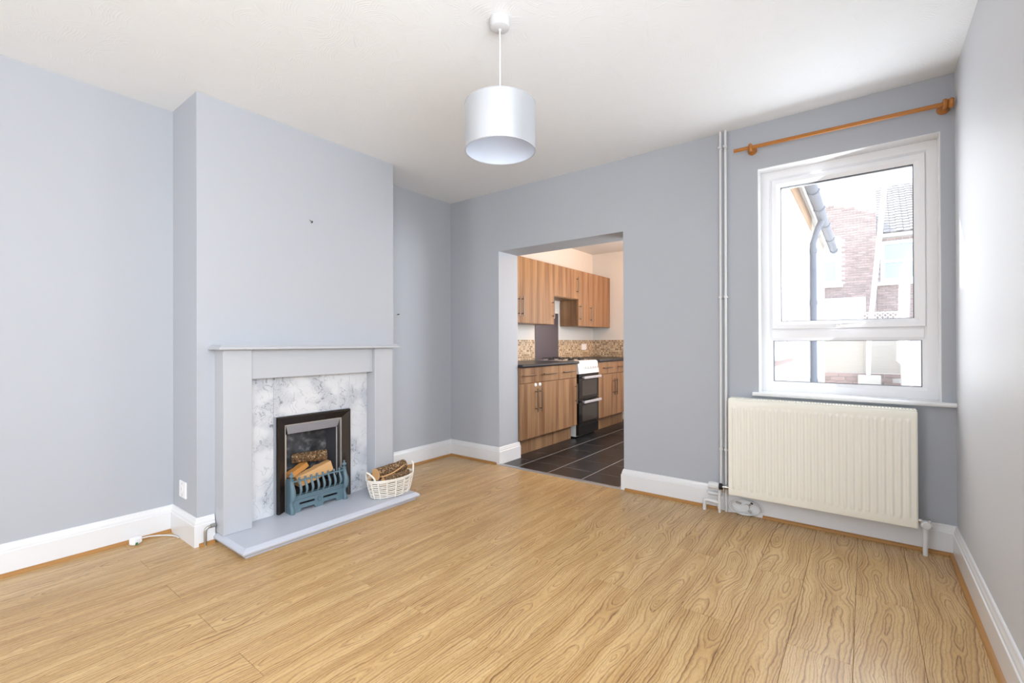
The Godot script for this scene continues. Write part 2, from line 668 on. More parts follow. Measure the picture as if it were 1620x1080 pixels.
	for k in 4:
		var km := mat("walnut_%d" % k, Color(1, 1, 1), 0.42)
		km.albedo_texture = kt
		triplanar(km, Vector3(0.95, 0.42, 0.95))
		km.uv1_offset = Vector3(0.17 * k, 0.0, 0.29 * k)

	# mosaic splashback, squares of 25 mm
	var qw := 320
	px = PackedByteArray()
	px.resize(qw * qw * 3)
	rng.seed = 8
	var cells := []
	for i in 20 * 20:
		cells.append([Color(0.82, 0.72, 0.58), Color(0.70, 0.58, 0.44), Color(0.88, 0.80, 0.68), Color(0.56, 0.45, 0.34), Color(0.76, 0.66, 0.54)][rng.randi() % 5].darkened(rng.randf() * 0.12))
	for y in qw:
		for x in qw:
			var q: Color = cells[(y / 16) * 20 + x / 16]
			if x % 16 < 2 or y % 16 < 2: q = Color(0.86, 0.82, 0.74)
			put(px, (y * qw + x) * 3, q)
	var qm := mat("mosaic", Color(1, 1, 1), 0.3)
	qm.albedo_texture = tex(qw, qw, px)
	triplanar(qm, Vector3.ONE * 2.0)

	# slate floor tiles
	var sn := NoiseTexture2D.new()
	sn.width = 256; sn.height = 256; sn.seamless = true
	sn.noise = noise(0.016, 5, 41)
	var ramp := Gradient.new()
	ramp.colors = PackedColorArray([Color(0.055, 0.06, 0.076), Color(0.09, 0.095, 0.113), Color(0.19, 0.193, 0.21)])
	ramp.offsets = PackedFloat32Array([0.0, 0.55, 1.0])
	sn.color_ramp = ramp
	for k in 3:
		var sm := mat("slate_%d" % k, Color(1, 1, 1), 0.33)
		sm.albedo_texture = sn
		triplanar(sm, Vector3.ONE * 0.9)
		sm.uv1_offset = Vector3(0.31 * k, 0.0, 0.57 * k)

	# bark
	var bw := 256
	px = PackedByteArray()
	px.resize(bw * bw * 3)
	var b1 := noise(0.03, 4, 51)
	var b2 := noise(0.05, 3, 52)
	for y in bw:
		for x in bw:
			var r := absf(b1.get_noise_2d(x * 1.0, y * 2.4))
			var s := b2.get_noise_2d(x, y)
			var q := Color(0.40, 0.30, 0.20).lerp(Color(0.68, 0.54, 0.38), clampf(s * 1.2 + 0.35, 0, 1)).lerp(Color(0.13, 0.09, 0.06), 1.0 - smoothstep(0.0, 0.16, r)).lerp(Color(0.86, 0.76, 0.60), smoothstep(0.42, 0.5, s) * 0.8)
			put(px, (y * bw + x) * 3, q)
	var bm := mat("bark", Color(1, 1, 1), 0.85)
	bm.albedo_texture = tex(bw, bw, px)
	bm.heightmap_enabled = true
	bm.heightmap_scale = 0.5
	bm.heightmap_texture = bm.albedo_texture
	triplanar(bm, Vector3.ONE * 4.2, false)

	# sooty back of the fire
	var fm := mat("fire_back", Color(1, 1, 1), 0.55)
	var fn := NoiseTexture2D.new()
	fn.width = 256; fn.height = 256; fn.seamless = true
	fn.noise = noise(0.02, 5, 61)
	var fr := Gradient.new()
	fr.colors = PackedColorArray([Color(0.13, 0.13, 0.14), Color(0.28, 0.28, 0.29), Color(0.60, 0.59, 0.58)])
	fr.offsets = PackedFloat32Array([0.0, 0.62, 1.0])
	fn.color_ramp = fr
	fm.albedo_texture = fn
	triplanar(fm, Vector3.ONE * 2.5)

	# lamp shade: pale silver cloth with a glint
	var ln := NoiseTexture2D.new()
	ln.width = 256; ln.height = 256; ln.seamless = true
	ln.noise = noise(0.22, 2, 71)
	var lm := mat("shade_cloth", rgb(206, 210, 216), 0.40, 0.75)
	lm.heightmap_enabled = true
	lm.heightmap_scale = 0.05
	lm.heightmap_texture = ln
	triplanar(lm, Vector3.ONE * 4.0)


# ------------------------------------------------------------------ the room
const X := Vector3.RIGHT
const Y := Vector3.UP
const Z := Vector3.BACK
const SKIRT := [Vector2(0, 0), Vector2(0.018, 0), Vector2(0.018, 0.114), Vector2(0.0135, 0.118), Vector2(0.0135, 0.122), Vector2(0.0125, 0.129), Vector2(0.009, 0.139), Vector2(0.0065, 0.149), Vector2(0.004, 0.153), Vector2(0, 0.154)]
const BEAD := [Vector2(0.018, 0), Vector2(0.035, 0), Vector2(0.0345, 0.005), Vector2(0.031, 0.011), Vector2(0.026, 0.015), Vector2(0.018, 0.017)]


func plan(called: String, pts: Array, prof: Array, m: Material) -> void:
	struct(called, mb().molding(pts, prof, false, Vector3.ZERO, X, Z, Y), m)


func rect(x0: float, y0: float, x1: float, y1: float) -> Array:
	return [Vector2(x0, y0), Vector2(x1, y0), Vector2(x1, y1), Vector2(x0, y1)]


func build_room() -> void:
	var p: Material = M.wall_paint
	wall("wall_left", Vector3(XL - 0.2, -0.2, ZR + 0.2), Vector3(XL, H, ZB), p)
	wall("wall_chimney", Vector3(XL - 0.02, -0.02, ZA), Vector3(XB, H, ZC), p, [[Vector3(-3.19, 0.05, -1.44), Vector3(-2.8, 0.6, -1.83)]])
	wall("wall_back", Vector3(XL - 0.2, -0.2, ZK), Vector3(XR + 0.2, H + 0.1, ZB), p, [
		[Vector3(-2.672, -0.012, ZK - 0.1), Vector3(-1.457, 1.95, ZB + 0.1)],
		[Vector3(-0.543, 0.768, ZK - 0.1), Vector3(0.315, 2.21, ZB + 0.1)]])
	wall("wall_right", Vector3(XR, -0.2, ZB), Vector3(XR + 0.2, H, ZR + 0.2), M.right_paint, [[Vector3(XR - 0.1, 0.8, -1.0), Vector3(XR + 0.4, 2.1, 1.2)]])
	wall("wall_rear", Vector3(XL - 0.2, -0.2, ZR), Vector3(XR + 0.2, H, ZR + 0.2), p, [[Vector3(-3.0, 0.5, ZR - 0.1), Vector3(-1.8, 2.2, ZR + 0.4)]])
	struct("ceiling", mb().span(Vector3(XL - 0.2, H, ZB), Vector3(XR + 0.2, H + 0.1, ZR + 0.2), 0.0), M.ceiling_plaster)

	# boards: 0.195 m wide, laid towards the window, joints staggered by half a board
	var fl := struct("floor", mb().span(Vector3(XL - 0.2, -0.2, ZB), Vector3(XR + 0.2, -0.011, ZR + 0.2), 0.0), M.subfloor)
	rng.seed = 77
	var r := -2
	while true:
		var x1 := 0.155 - 0.195 * r
		var x0 := x1 - 0.195
		r += 1
		if x0 > XR: continue
		if x1 < XL: break
		x1 = minf(x1, XR); x0 = maxf(x0, XL)
		var z := -1.285 + 1.245 * 4.0 if posmod(r, 2) == 1 else -0.722 + 1.245 * 4.0
		while z > ZB:
			var za := minf(z, ZR)
			var zb := maxf(z - 1.245, ZB - 0.02)
			if za - zb > 0.02: plank(fl, x0, x1, za, zb)
			z -= 1.245
	# skirtings and the oak beading along them
	var w: Material = M.white_gloss
	plan("baseboard_left", [Vector2(XL, ZR), Vector2(XL, ZA)], SKIRT, w)
	plan("baseboard_chimney", [Vector2(XL, ZA), Vector2(XB, ZA), Vector2(XB, -1.045)], SKIRT, w)
	plan("baseboard_alcove", [Vector2(XB, -2.2), Vector2(XB, ZC), Vector2(XL, ZC), Vector2(XL, ZB)], SKIRT, w)
	plan("baseboard_doorway", [Vector2(XL, ZB), Vector2(-2.672, ZB), Vector2(-2.672, ZK - 0.018)], SKIRT, w)
	plan("baseboard_back", [Vector2(-1.457, ZK - 0.018), Vector2(-1.457, ZB), Vector2(XR, ZB)], SKIRT, w)
	plan("baseboard_right", [Vector2(XR, ZB), Vector2(XR, ZR)], SKIRT, w)
	plan("baseboard_rear", [Vector2(XR, ZR), Vector2(XL, ZR)], SKIRT, w)
	var o: Material = M.oak_bead
	plan("trim_1", [Vector2(XL, ZR), Vector2(XL, -0.985)], BEAD, o)
	plan("trim_2", [Vector2(XB, -0.965), Vector2(XB, -1.04)], BEAD, o)
	plan("trim_3", [Vector2(XB, -2.23), Vector2(XB, ZC), Vector2(XL, ZC), Vector2(XL, ZB), Vector2(-2.69, ZB)], BEAD, o)
	plan("trim_4", [Vector2(-1.44, ZB), Vector2(-0.775, ZB)], BEAD, o)
	plan("trim_5", [Vector2(-0.52, ZB), Vector2(XR, ZB), Vector2(XR, ZR)], BEAD, o)
	# metal bar over the joint between boards and tiles
	var bar := mb().prism([Vector2(0.022, 0.0), Vector2(-0.022, 0.0), Vector2(-0.018, 0.005), Vector2(-0.008, 0.008), Vector2(0.008, 0.008), Vector2(0.018, 0.005)], Vector3(0, 0, -3.285), Z, Y, X, -2.654, -1.475)
	tag(obj("threshold_strip", bar, M.threshold), "flat silver metal strip across the kitchen doorway where oak boards meet dark tiles", "threshold strip")


func plank(fl: Node3D, x0: float, x1: float, za: float, zb: float) -> void:
	var g := 0.0004
	var m := mb()
	m.span(Vector3(x0 + g, -0.0105, za - g), Vector3(x1 - g, 0, zb + g), 0.0011)
	# grain runs along z
	var flip := 1.0 if rng.randi() % 2 else -1.0
	var off := 0.003 if flip > 0.0 else 0.997
	var voff := 0.5
	for i in m.v.size():
		m.t[i] = Vector2(flip * (za - m.v[i].z) / 1.25 + off, (m.v[i].x - x0 - 0.0975) * flip / 0.196 + voff)
	obj("plank", m, M["oak_board_%d" % (rng.randi() % 9)], fl)


# ------------------------------------------------------------------ window wall
func window_front(called: String, at: Vector3, u: Vector3, x0: float, y0: float, x1: float, y1: float) -> void:
	# a plain white casement for the openings the camera does not face
	var w := u.cross(Y)
	var n := struct(called, mb().molding(rect(x0, y0, x1, y1), [Vector2(0, 0), Vector2(0, 0.06), Vector2(0.05, 0.06), Vector2(0.06, 0.05), Vector2(0.06, 0)], true, at, u, Y, w), M.upvc)
	obj("mullion", mb().prism(rect((x0 + x1) / 2 - 0.03, y0 + 0.055, (x0 + x1) / 2 + 0.03, y1 - 0.055), at, u, Y, w, 0.005, 0.055), M.upvc, n)
	obj("pane", mb().prism(rect(x0 + 0.055, y0 + 0.055, (x0 + x1) / 2 - 0.025, y1 - 0.055), at, u, Y, w, 0.02, 0.024), M.glass, n)
	obj("pane", mb().prism(rect((x0 + x1) / 2 + 0.025, y0 + 0.055, x1 - 0.055, y1 - 0.055), at, u, Y, w, 0.02, 0.024), M.glass, n)


func build_window() -> void:
	var up: Material = M.upvc
	var o := Vector3(0, 0, -3.455)
	var fr := mb().molding(rect(-0.541, 0.79, 0.313, 2.208), [Vector2(0, 0), Vector2(0, 0.062), Vector2(0.046, 0.062), Vector2(0.052, 0.058), Vector2(0.066, 0.050), Vector2(0.066, 0)], true, o, X, Y, Z)
	fr.molding([Vector2(0.255, 1.116), Vector2(-0.48, 1.116)], [Vector2(0, 0), Vector2(0, 0.050), Vector2(-0.012, 0.058), Vector2(-0.018, 0.062), Vector2(-0.060, 0.062), Vector2(-0.078, 0.055), Vector2(-0.078, 0)], false, o, X, Y, Z)
	var w := struct("window_1", fr, up)
	obj("reveal", mb().molding(rect(-0.543, 0.768, 0.315, 2.21), [Vector2(0, 0), Vector2(0, 0.1635), Vector2(0.0035, 0.1635), Vector2(0.0035, 0)], true, o, X, Y, Z), M.white_gloss, w)
	var s := obj("sash", mb().molding(rect(-0.478, 1.191, 0.262, 2.144), [Vector2(0, 0.0), Vector2(0, 0.070), Vector2(0.003, 0.074), Vector2(0.026, 0.074), Vector2(0.036, 0.066), Vector2(0.048, 0.058), Vector2(0.048, 0)], true, o, X, Y, Z), up, w)
	obj("gasket", mb().molding(rect(-0.431, 1.238, 0.215, 2.097), [Vector2(0, 0.03), Vector2(0, 0.056), Vector2(0.0035, 0.056), Vector2(0.0035, 0.03)], true, o, X, Y, Z), M.seal, s)
	obj("pane", mb().span(Vector3(-0.434, 1.235, -3.428), Vector3(0.218, 2.1, -3.424), 0.0), M.glass, s)
	obj("gasket", mb().molding(rect(-0.476, 0.855, 0.248, 1.117), [Vector2(0, 0.02), Vector2(0, 0.047), Vector2(0.0035, 0.047), Vector2(0.0035, 0.02)], true, o, X, Y, Z), M.seal, w)
	obj("pane", mb().span(Vector3(-0.478, 0.853, -3.43), Vector3(0.25, 1.119, -3.426), 0.0), M.glass, w)
	var h := obj("handle", mb().span(Vector3(-0.145, 1.2, -3.384), Vector3(-0.085, 1.222, -3.37), 0.004).tube([Vector3(-0.115, 1.213, -3.372), Vector3(-0.11, 1.214, -3.345), Vector3(-0.085, 1.215, -3.34), Vector3(-0.02, 1.218, -3.34), Vector3(0.0, 1.219, -3.342)], [0.008, 0.008, 0.008, 0.006, 0.004], 10), up, w)
	obj("keyhole", mb().tube([Vector3(-0.098, 1.212, -3.3705), Vector3(-0.098, 1.212, -3.3675)], 0.003, 8), M.black_plastic, h)
	# board with a rounded nose, carried on to the right wall
	var nose := [Vector2(0.0, 0.768), Vector2(0.148, 0.768), Vector2(0.20, 0.768), Vector2(0.205, 0.771), Vector2(0.2075, 0.779), Vector2(0.205, 0.787), Vector2(0.20, 0.79), Vector2(0.0, 0.79)]
	var sill := mb().prism([Vector2(0.163, 0.768), Vector2(0.198, 0.768), Vector2(0.203, 0.771), Vector2(0.2055, 0.779), Vector2(0.203, 0.787), Vector2(0.198, 0.791), Vector2(0.163, 0.791)], o, Z, Y, X, -0.573, XR - 0.001)
	sill.prism([Vector2(0.0, 0.770), Vector2(0.17, 0.770), Vector2(0.17, 0.791), Vector2(0.0, 0.791)], o, Z, Y, X, -0.5395, 0.3115)
	obj("window_sill", sill, M.white_gloss, w)

	# curtain pole
	var c := thing("curtain_pole", "orange-brown wooden curtain pole fixed above the window, without rings or curtains", "curtain pole", Vector3(-0.15, 2.325, ZB))
	obj("pole", mb().tube([Vector3(-0.667, 2.334, -3.222), Vector3(0.357, 2.321, -3.222)], 0.0115, 16), M.pole_wood, c)
	for q in [[-0.571, 2.3328, 0.0], [0.327, 2.3214, 1.0]]:
		var px: float = q[0]
		var y: float = q[1]
		var b := obj("bracket", mb().lathe([Vector2(0.0, 0), Vector2(0.027, 0), Vector2(0.027, 0.006), Vector2(0.016, 0.012), Vector2(0.011, 0.022), Vector2(0.011, 0.05), Vector2(0.0, 0.052)], Vector3(px, y, ZB), Z, 24), M.pole_wood, c)
		obj("ring", mb().lathe([Vector2(0.011, -0.009), Vector2(0.022, -0.009), Vector2(0.026, -0.004), Vector2(0.026, 0.004), Vector2(0.022, 0.009), Vector2(0.011, 0.009)], Vector3(px, y, -3.222), Vector3(1, -0.0127, 0), 24, true), M.pole_wood, b)
		obj("screw", mb().lathe([Vector2(0, 0.003), Vector2(0.004, 0.002), Vector2(0.005, 0)], Vector3(px, y - 0.02, -3.226), Z, 10), M.chrome, b)
	obj("finial", mb().lathe([Vector2(0.0115, -0.006), Vector2(0.019, -0.004), Vector2(0.025, 0.004), Vector2(0.026, 0.012), Vector2(0.021, 0.019), Vector2(0.0, 0.022)], Vector3(0.342, 2.3212, -3.222), X, 20), M.pole_wood, c)

	build_radiator()


func build_radiator() -> void:
	var t := thing("radiator", "cream ribbed panel radiator hung below the window sill", "radiator", Vector3(-0.244, 0.138, ZB))
	var x0 := -0.70
	var x1 := 0.211
	var y0 := 0.138
	var y1 := 0.743
	var zf := -3.172
	var cols := 26 * 10 + 8
	var rows := [0.0, 0.004, 0.034, 0.037, 0.045, 0.053, 0.060, 0.3, 0.545, 0.552, 0.560, 0.568, 0.571, 0.601, 0.605]
	var depth := [-0.006, 0.0, 0.0, 0.0, 0.25, 0.8, 1.0, 1.0, 1.0, 0.8, 0.25, 0.0, 0.0, 0.0, -0.006]
	var f := func(i: int, j: int) -> Vector3:
		var x := x0 + 0.91 * i / cols
		var e := minf(x - x0, x1 - x)
		var rib := fmod((x - x0 - 0.020) / 0.0335 + 26.0, 1.0)
		var k := smoothstep(0.10, 0.30, rib) * (1.0 - smoothstep(0.56, 0.76, rib))
		if e < 0.020: k = 0.0
		var dz: float = depth[j]
		var z := zf
		if dz < 0.0 or i == 0 or i == cols: z -= 0.006
		elif dz > 0.0: z += (k * 0.0060 - 0.001) * dz if e > 0.02 else 0.0
		return Vector3(x, y0 + rows[j], z)
	obj("front_panel", mb().sheet(cols, rows.size() - 1, f, Z), M.radiator_cream, t)
	obj("back_panel", mb().span(Vector3(x0, y0, -3.262), Vector3(x1, y1 - 0.004, -3.25), 0.003), M.radiator_cream, t)
	for sx in [x0, x1]:
		var i: float = 0.002 if sx == x0 else -0.002
		obj("side_cover", mb().span(Vector3(minf(sx, sx + i), y0 + 0.004, -3.256), Vector3(maxf(sx, sx + i), y1 - 0.003, -3.176), 0.0008), M.radiator_cream, t)
	# slotted cover on top: two rails with thin fins between
	var gr := mb().span(Vector3(x0 + 0.002, y1 - 0.008, -3.188), Vector3(x1 - 0.002, y1 + 0.009, -3.180), 0.001).span(Vector3(x0 + 0.002, y1 - 0.008, -3.262), Vector3(x1 - 0.002, y1 + 0.009, -3.246), 0.001)
	var rail := obj("grille", gr, M.radiator_cream, t)
	var fins := mb()
	for k in 62:
		var x := x0 + 0.008 + k * 0.01468
		fins.span(Vector3(x - 0.0042, y1 - 0.003, -3.247), Vector3(x + 0.0042, y1 + 0.008, -3.187), 0.0008)
	obj("grille_fins", fins, M.radiator_cream, rail).set_meta("kind", "stuff")
	for s in [-0.55, 0.06]:
		obj("wall_bracket", mb().span(Vector3(s - 0.02, 0.2, -3.29), Vector3(s + 0.02, 0.68, -3.262), 0.001), M.steel, t)
	# thermostat head on the left, lying along the wall
	var v := thing("thermostatic_valve", "white and black thermostatic valve at the lower left of the radiator", "valve", Vector3(-0.78, 0.165, -3.215))
	obj("valve_body", mb().tube([Vector3(-0.692, 0.172, -3.215), Vector3(-0.70, 0.172, -3.215), Vector3(-0.70, 0.172, -3.215), Vector3(-0.745, 0.170, -3.215)], [0.0105, 0.0105, 0.009, 0.009], 14).lathe([Vector2(0.009, 0), Vector2(0.016, 0.001), Vector2(0.016, 0.013), Vector2(0.009, 0.014)], Vector3(-0.712, 0.172, -3.215), -X, 6).tube([Vector3(-0.738, 0.176, -3.215), Vector3(-0.738, 0.135, -3.215)], 0.0085, 12), M.chrome, v)
	obj("collar", mb().lathe([Vector2(0.008, 0), Vector2(0.0195, 0.001), Vector2(0.0205, 0.018), Vector2(0.017, 0.020)], Vector3(-0.744, 0.170, -3.215), Vector3(-1, -0.03, 0), 20), M.black_plastic, v)
	var hd := obj("thermostat_head", mb().lathe([Vector2(0.017, 0), Vector2(0.021, 0.002), Vector2(0.0235, 0.02), Vector2(0.0245, 0.056), Vector2(0.022, 0.064), Vector2(0.0, 0.066)], Vector3(-0.764, 0.1694, -3.215), Vector3(-1, -0.03, 0), 24), M.pipe_white, v)
	for k in 10:
		var a := TAU * k / 10
		obj("grip_rib", mb().tube([Vector3(-0.786, 0.1685 + cos(a) * 0.0238, -3.215 + sin(a) * 0.0238), Vector3(-0.812, 0.1677 + cos(a) * 0.0244, -3.215 + sin(a) * 0.0244)], 0.0016, 6), M.pipe_white, hd)
	# lockshield at the right, with its tail running to the floor
	var l := thing("lockshield_valve", "white capped valve on a short pipe at the lower right of the radiator", "valve", Vector3(0.24, 0, -3.2))
	obj("valve_body", mb().tube([Vector3(0.209, 0.172, -3.215), Vector3(0.262, 0.172, -3.215)], 0.009, 12).lathe([Vector2(0.009, 0), Vector2(0.015, 0.001), Vector2(0.015, 0.012), Vector2(0.009, 0.013)], Vector3(0.214, 0.172, -3.215), X, 6).lathe([Vector2(0.009, 0), Vector2(0.014, 0.001), Vector2(0.014, 0.012), Vector2(0.006, 0.014)], Vector3(0.25, 0.172, -3.215), X, 6), M.chrome, l)
	obj("cap", mb().lathe([Vector2(0.0, 0), Vector2(0.012, 0.0), Vector2(0.021, 0.006), Vector2(0.0215, 0.026), Vector2(0.017, 0.031), Vector2(0.0, 0.032)], Vector3(0.240, 0.162, -3.215), Vector3(0.15, -0.12, 1), 20), M.pipe_white, l)
	obj("tail_pipe", mb().tube([Vector3(0.240, 0.158, -3.203), Vector3(0.240, 0.0, -3.203)], 0.0105, 14), M.pipe_white, l)

	# risers at the left of the radiator
	for q in [[-0.762, "left-hand white heating pipe of the pair rising from floor to ceiling left of the window"], [-0.731, "right-hand white heating pipe of the pair, nearest the window, rising to the ceiling"]]:
		var px: float = q[0]
		var r := thing("heating_pipe", q[1], "pipe", Vector3(px, 0, -3.262), "pair of heating pipes on the window wall")
		var foot: float = 0.10 if px < -0.75 else 0.0
		obj("riser", mb().tube([Vector3(px, foot, -3.256), Vector3(px + 0.004, 2.4995, -3.262)], 0.0078, 12), M.pipe_white, r)
		for y in [0.405, 1.405, 2.392]:
			var cl := obj("clip", mb().lathe([Vector2(0.0078, -0.007), Vector2(0.0125, -0.007), Vector2(0.0125, 0.007), Vector2(0.0078, 0.007)], Vector3(px + 0.001 * y, y, -3.2575), Y, 16, true), M.pipe_white, r)
			obj("clip_base", mb().span(Vector3(px - 0.009, y - 0.006, -3.291), Vector3(px + 0.012, y + 0.006, -3.267), 0.001), M.pipe_white, cl)
	# low tails with their elbows, painted with the skirting
	var e := thing("pipe_tails", "white painted pipe elbows turning down to the floor beneath the thermostat head", "pipe", Vector3(-0.8, 0, -3.22))
	obj("upper_elbow", mb().tube([Vector3(-0.758, 0.106, -3.252), Vector3(-0.80, 0.107, -3.25), Vector3(-0.835, 0.108, -3.25), Vector3(-0.846, 0.109, -3.262)], [0.011, 0.0115, 0.013, 0.010], 12), M.pipe_white, e)
	obj("lower_elbow", mb().tube([Vector3(-0.765, 0.062, -3.215), Vector3(-0.80, 0.066, -3.214), Vector3(-0.838, 0.068, -3.214), Vector3(-0.852, 0.064, -3.214), Vector3(-0.856, 0.05, -3.214)], [0.0135, 0.0125, 0.0125, 0.013, 0.011], 12), M.pipe_white, e)
	obj("foot", mb().tube([Vector3(-0.856, 0.05, -3.214), Vector3(-0.856, 0.036, -3.214), Vector3(-0.856, 0.0, -3.214)], [0.009, 0.0115, 0.011], 12), M.pipe_white, e)
	obj("tee", mb().tube([Vector3(-0.762, 0.145, -3.213), Vector3(-0.762, 0.09, -3.213), Vector3(-0.762, 0.085, -3.213), Vector3(-0.762, 0.025, -3.213)], [0.0085, 0.0085, 0.0125, 0.0125], 12).tube([Vector3(-0.762, 0.026, -3.213), Vector3(-0.762, 0.0, -3.213)], 0.008, 12), M.pipe_white, e)

	# aerial cable hung in a coil
	var k := thing("coiled_cable", "coil of thin white aerial cable with a splitter, hung on the skirting under the radiator", "cable", Vector3(-0.62, 0, -3.25))
	for q in [[0.0, 0.0, 0.0], [0.006, 0.007, 0.006], [-0.006, 0.011, 0.012]]:
		var pts := []
		for i in 40:
			var a := TAU * i / 40
			pts.append(Vector3(-0.618 + q[0] + cos(a) * (0.088 + q[1] * 0.5), 0.052 + sin(a) * (0.043 + q[1] * 0.4), -3.262 + q[2] + 0.003 * sin(3 * a)))
		obj("loop", mb().tube(pts, 0.003, 8, true), M.cord_white, k)
	var tail := []
	for i in 12:
		var f2 := i / 11.0
		tail.append(Vector3(-0.72 + 0.17 * f2, 0.004 + 0.02 * sin(PI * f2 * 0.6) - 0.006 * f2, -3.252 + 0.006 * sin(6 * f2)))
	obj("tail", mb().tube(tail, 0.003, 8), M.cord_white, k)
	obj("splitter", mb().lathe([Vector2(0, 0), Vector2(0.018, 0), Vector2(0.018, 0.012), Vector2(0.0, 0.013)], Vector3(-0.612, 0.055, -3.264), Z, 6), M.pipe_white, k)
	for q in [[-0.642, 0.069, -0.672, 0.074], [-0.594, 0.070, -0.578, 0.086], [-0.599, 0.036, -0.582, 0.022]]:
		obj("connector", mb().tube([Vector3(q[0], q[1], -3.257), Vector3(q[2], q[3], -3.257)], 0.0055, 10), M.steel, k)
	obj("connector", mb().tube([Vector3(-0.582, 0.082, -3.257), Vector3(-0.572, 0.093, -3.257)], 0.0075, 10), M.black_plastic, k)


# ------------------------------------------------------------------ fireplace
func lump(a: Vector3, b: Vector3, r: float, sd: int, seg := 18) -> MB:
	# a round log, uneven and without ends
	var m := mb()
	var nz := noise(9.0, 2, sd)
	var d := (b - a).normalized()
	var x := Y.cross(d).normalized()
	var y := d.cross(x)
	var f := func(i: int, j: int) -> Vector3:
		var an := TAU * (j % seg) / seg
		var o := x * cos(an) + y * sin(an)
		var p := a.lerp(b, i / 10.0)
		return p + o * r * (1.0 + 0.10 * nz.get_noise_3dv(p + o * r) * 1.6)
	var pts := []
	for i in 11:
		var row := []
		for j in seg: row.append(f.call(i, j))
		pts.append(row)
	for i in 10:
		for j in seg:
			var j2 := (j + 1) % seg
			var c0 := a.lerp(b, i / 10.0)
			var c1 := a.lerp(b, (i + 1) / 10.0)
			m.tri(pts[i][j], pts[i + 1][j], pts[i + 1][j2], (pts[i][j] - c0).normalized(), (pts[i + 1][j] - c1).normalized(), (pts[i + 1][j2] - c1).normalized())
			m.tri(pts[i][j], pts[i + 1][j2], pts[i][j2], (pts[i][j] - c0).normalized(), (pts[i + 1][j2] - c1).normalized(), (pts[i][j2] - c0).normalized())
	m.set_meta("ends", [pts[0], pts[10], a, b])
	return m


func log_round(label: String, group: String, a: Vector3, b: Vector3, r: float, sd: int) -> Node3D:
	var t := thing("log", label, "log", (a + b) * 0.5 - Vector3(0, r, 0), group)
	var m := lump(a, b, r, sd)
	var e: Array = m.get_meta("ends")
	obj("bark", m, M.bark, t)
	for q in 2:
		var c := mb()
		var ring: Array = e[q]
		var ctr: Vector3 = e[2 + q]
		var nn: Vector3 = (e[2 + q] - e[3 - q]).normalized()
		for j in ring.size(): c.tri(ctr + nn * 0.001, ring[j], ring[(j + 1) % ring.size()], nn, nn, nn)
		obj("cut_end", c, M.cut_wood, t)
	return t


# a split log: an outline across, uneven along
func log_split(label: String, group: String, a: Vector3, b: Vector3, outline: Array, mat_face: Material, sd: int, bow := 0.0) -> Node3D:
	var t := thing("split_log", label, "log", (a + b) * 0.5, group)
	var d := (b - a).normalized()
	var x := d.cross(Y).normalized()
	var y := x.cross(d).normalized()
	var nz := noise(6.0, 2, sd)
	var k := outline.size()
	var at := func(i: int, j: int) -> Vector3:
		var f := i / 8.0
		var p: Vector2 = outline[j % k]
		var s := 1.0 + 0.22 * nz.get_noise_2d(f * 0.6, j * 0.31)
		return a.lerp(b, f) + (x * p.x + y * p.y) * s + y * bow * sin(PI * f)
	var face := mb()
	var bark := mb()
	var area := 0.0
	for j in k: area += outline[j].cross(outline[(j + 1) % k])
	for j in k:
		var p: Vector2 = outline[j]
		var q: Vector2 = outline[(j + 1) % k]
		var dd := (q - p).normalized()
		var o2 := Vector2(dd.y, -dd.x) * signf(area)
		var o := x * o2.x + y * o2.y
		var into: MB = bark if (j >= k / 2) else face
		for i in 8:
			into.quad(at.call(i, j), at.call(i + 1, j), at.call(i + 1, j + 1), at.call(i, j + 1), o)
	for e in [0, 8]:
		var idx := Geometry2D.triangulate_polygon(PackedVector2Array(outline))
		var nn := -d if e == 0 else d
		for i in range(0, idx.size(), 3): face.tri(at.call(e, idx[i]), at.call(e, idx[i + 1]), at.call(e, idx[i + 2]), nn, nn, nn)
	obj("split_face", face, mat_face, t)
	obj("bark", bark, M.bark, t)
	return t


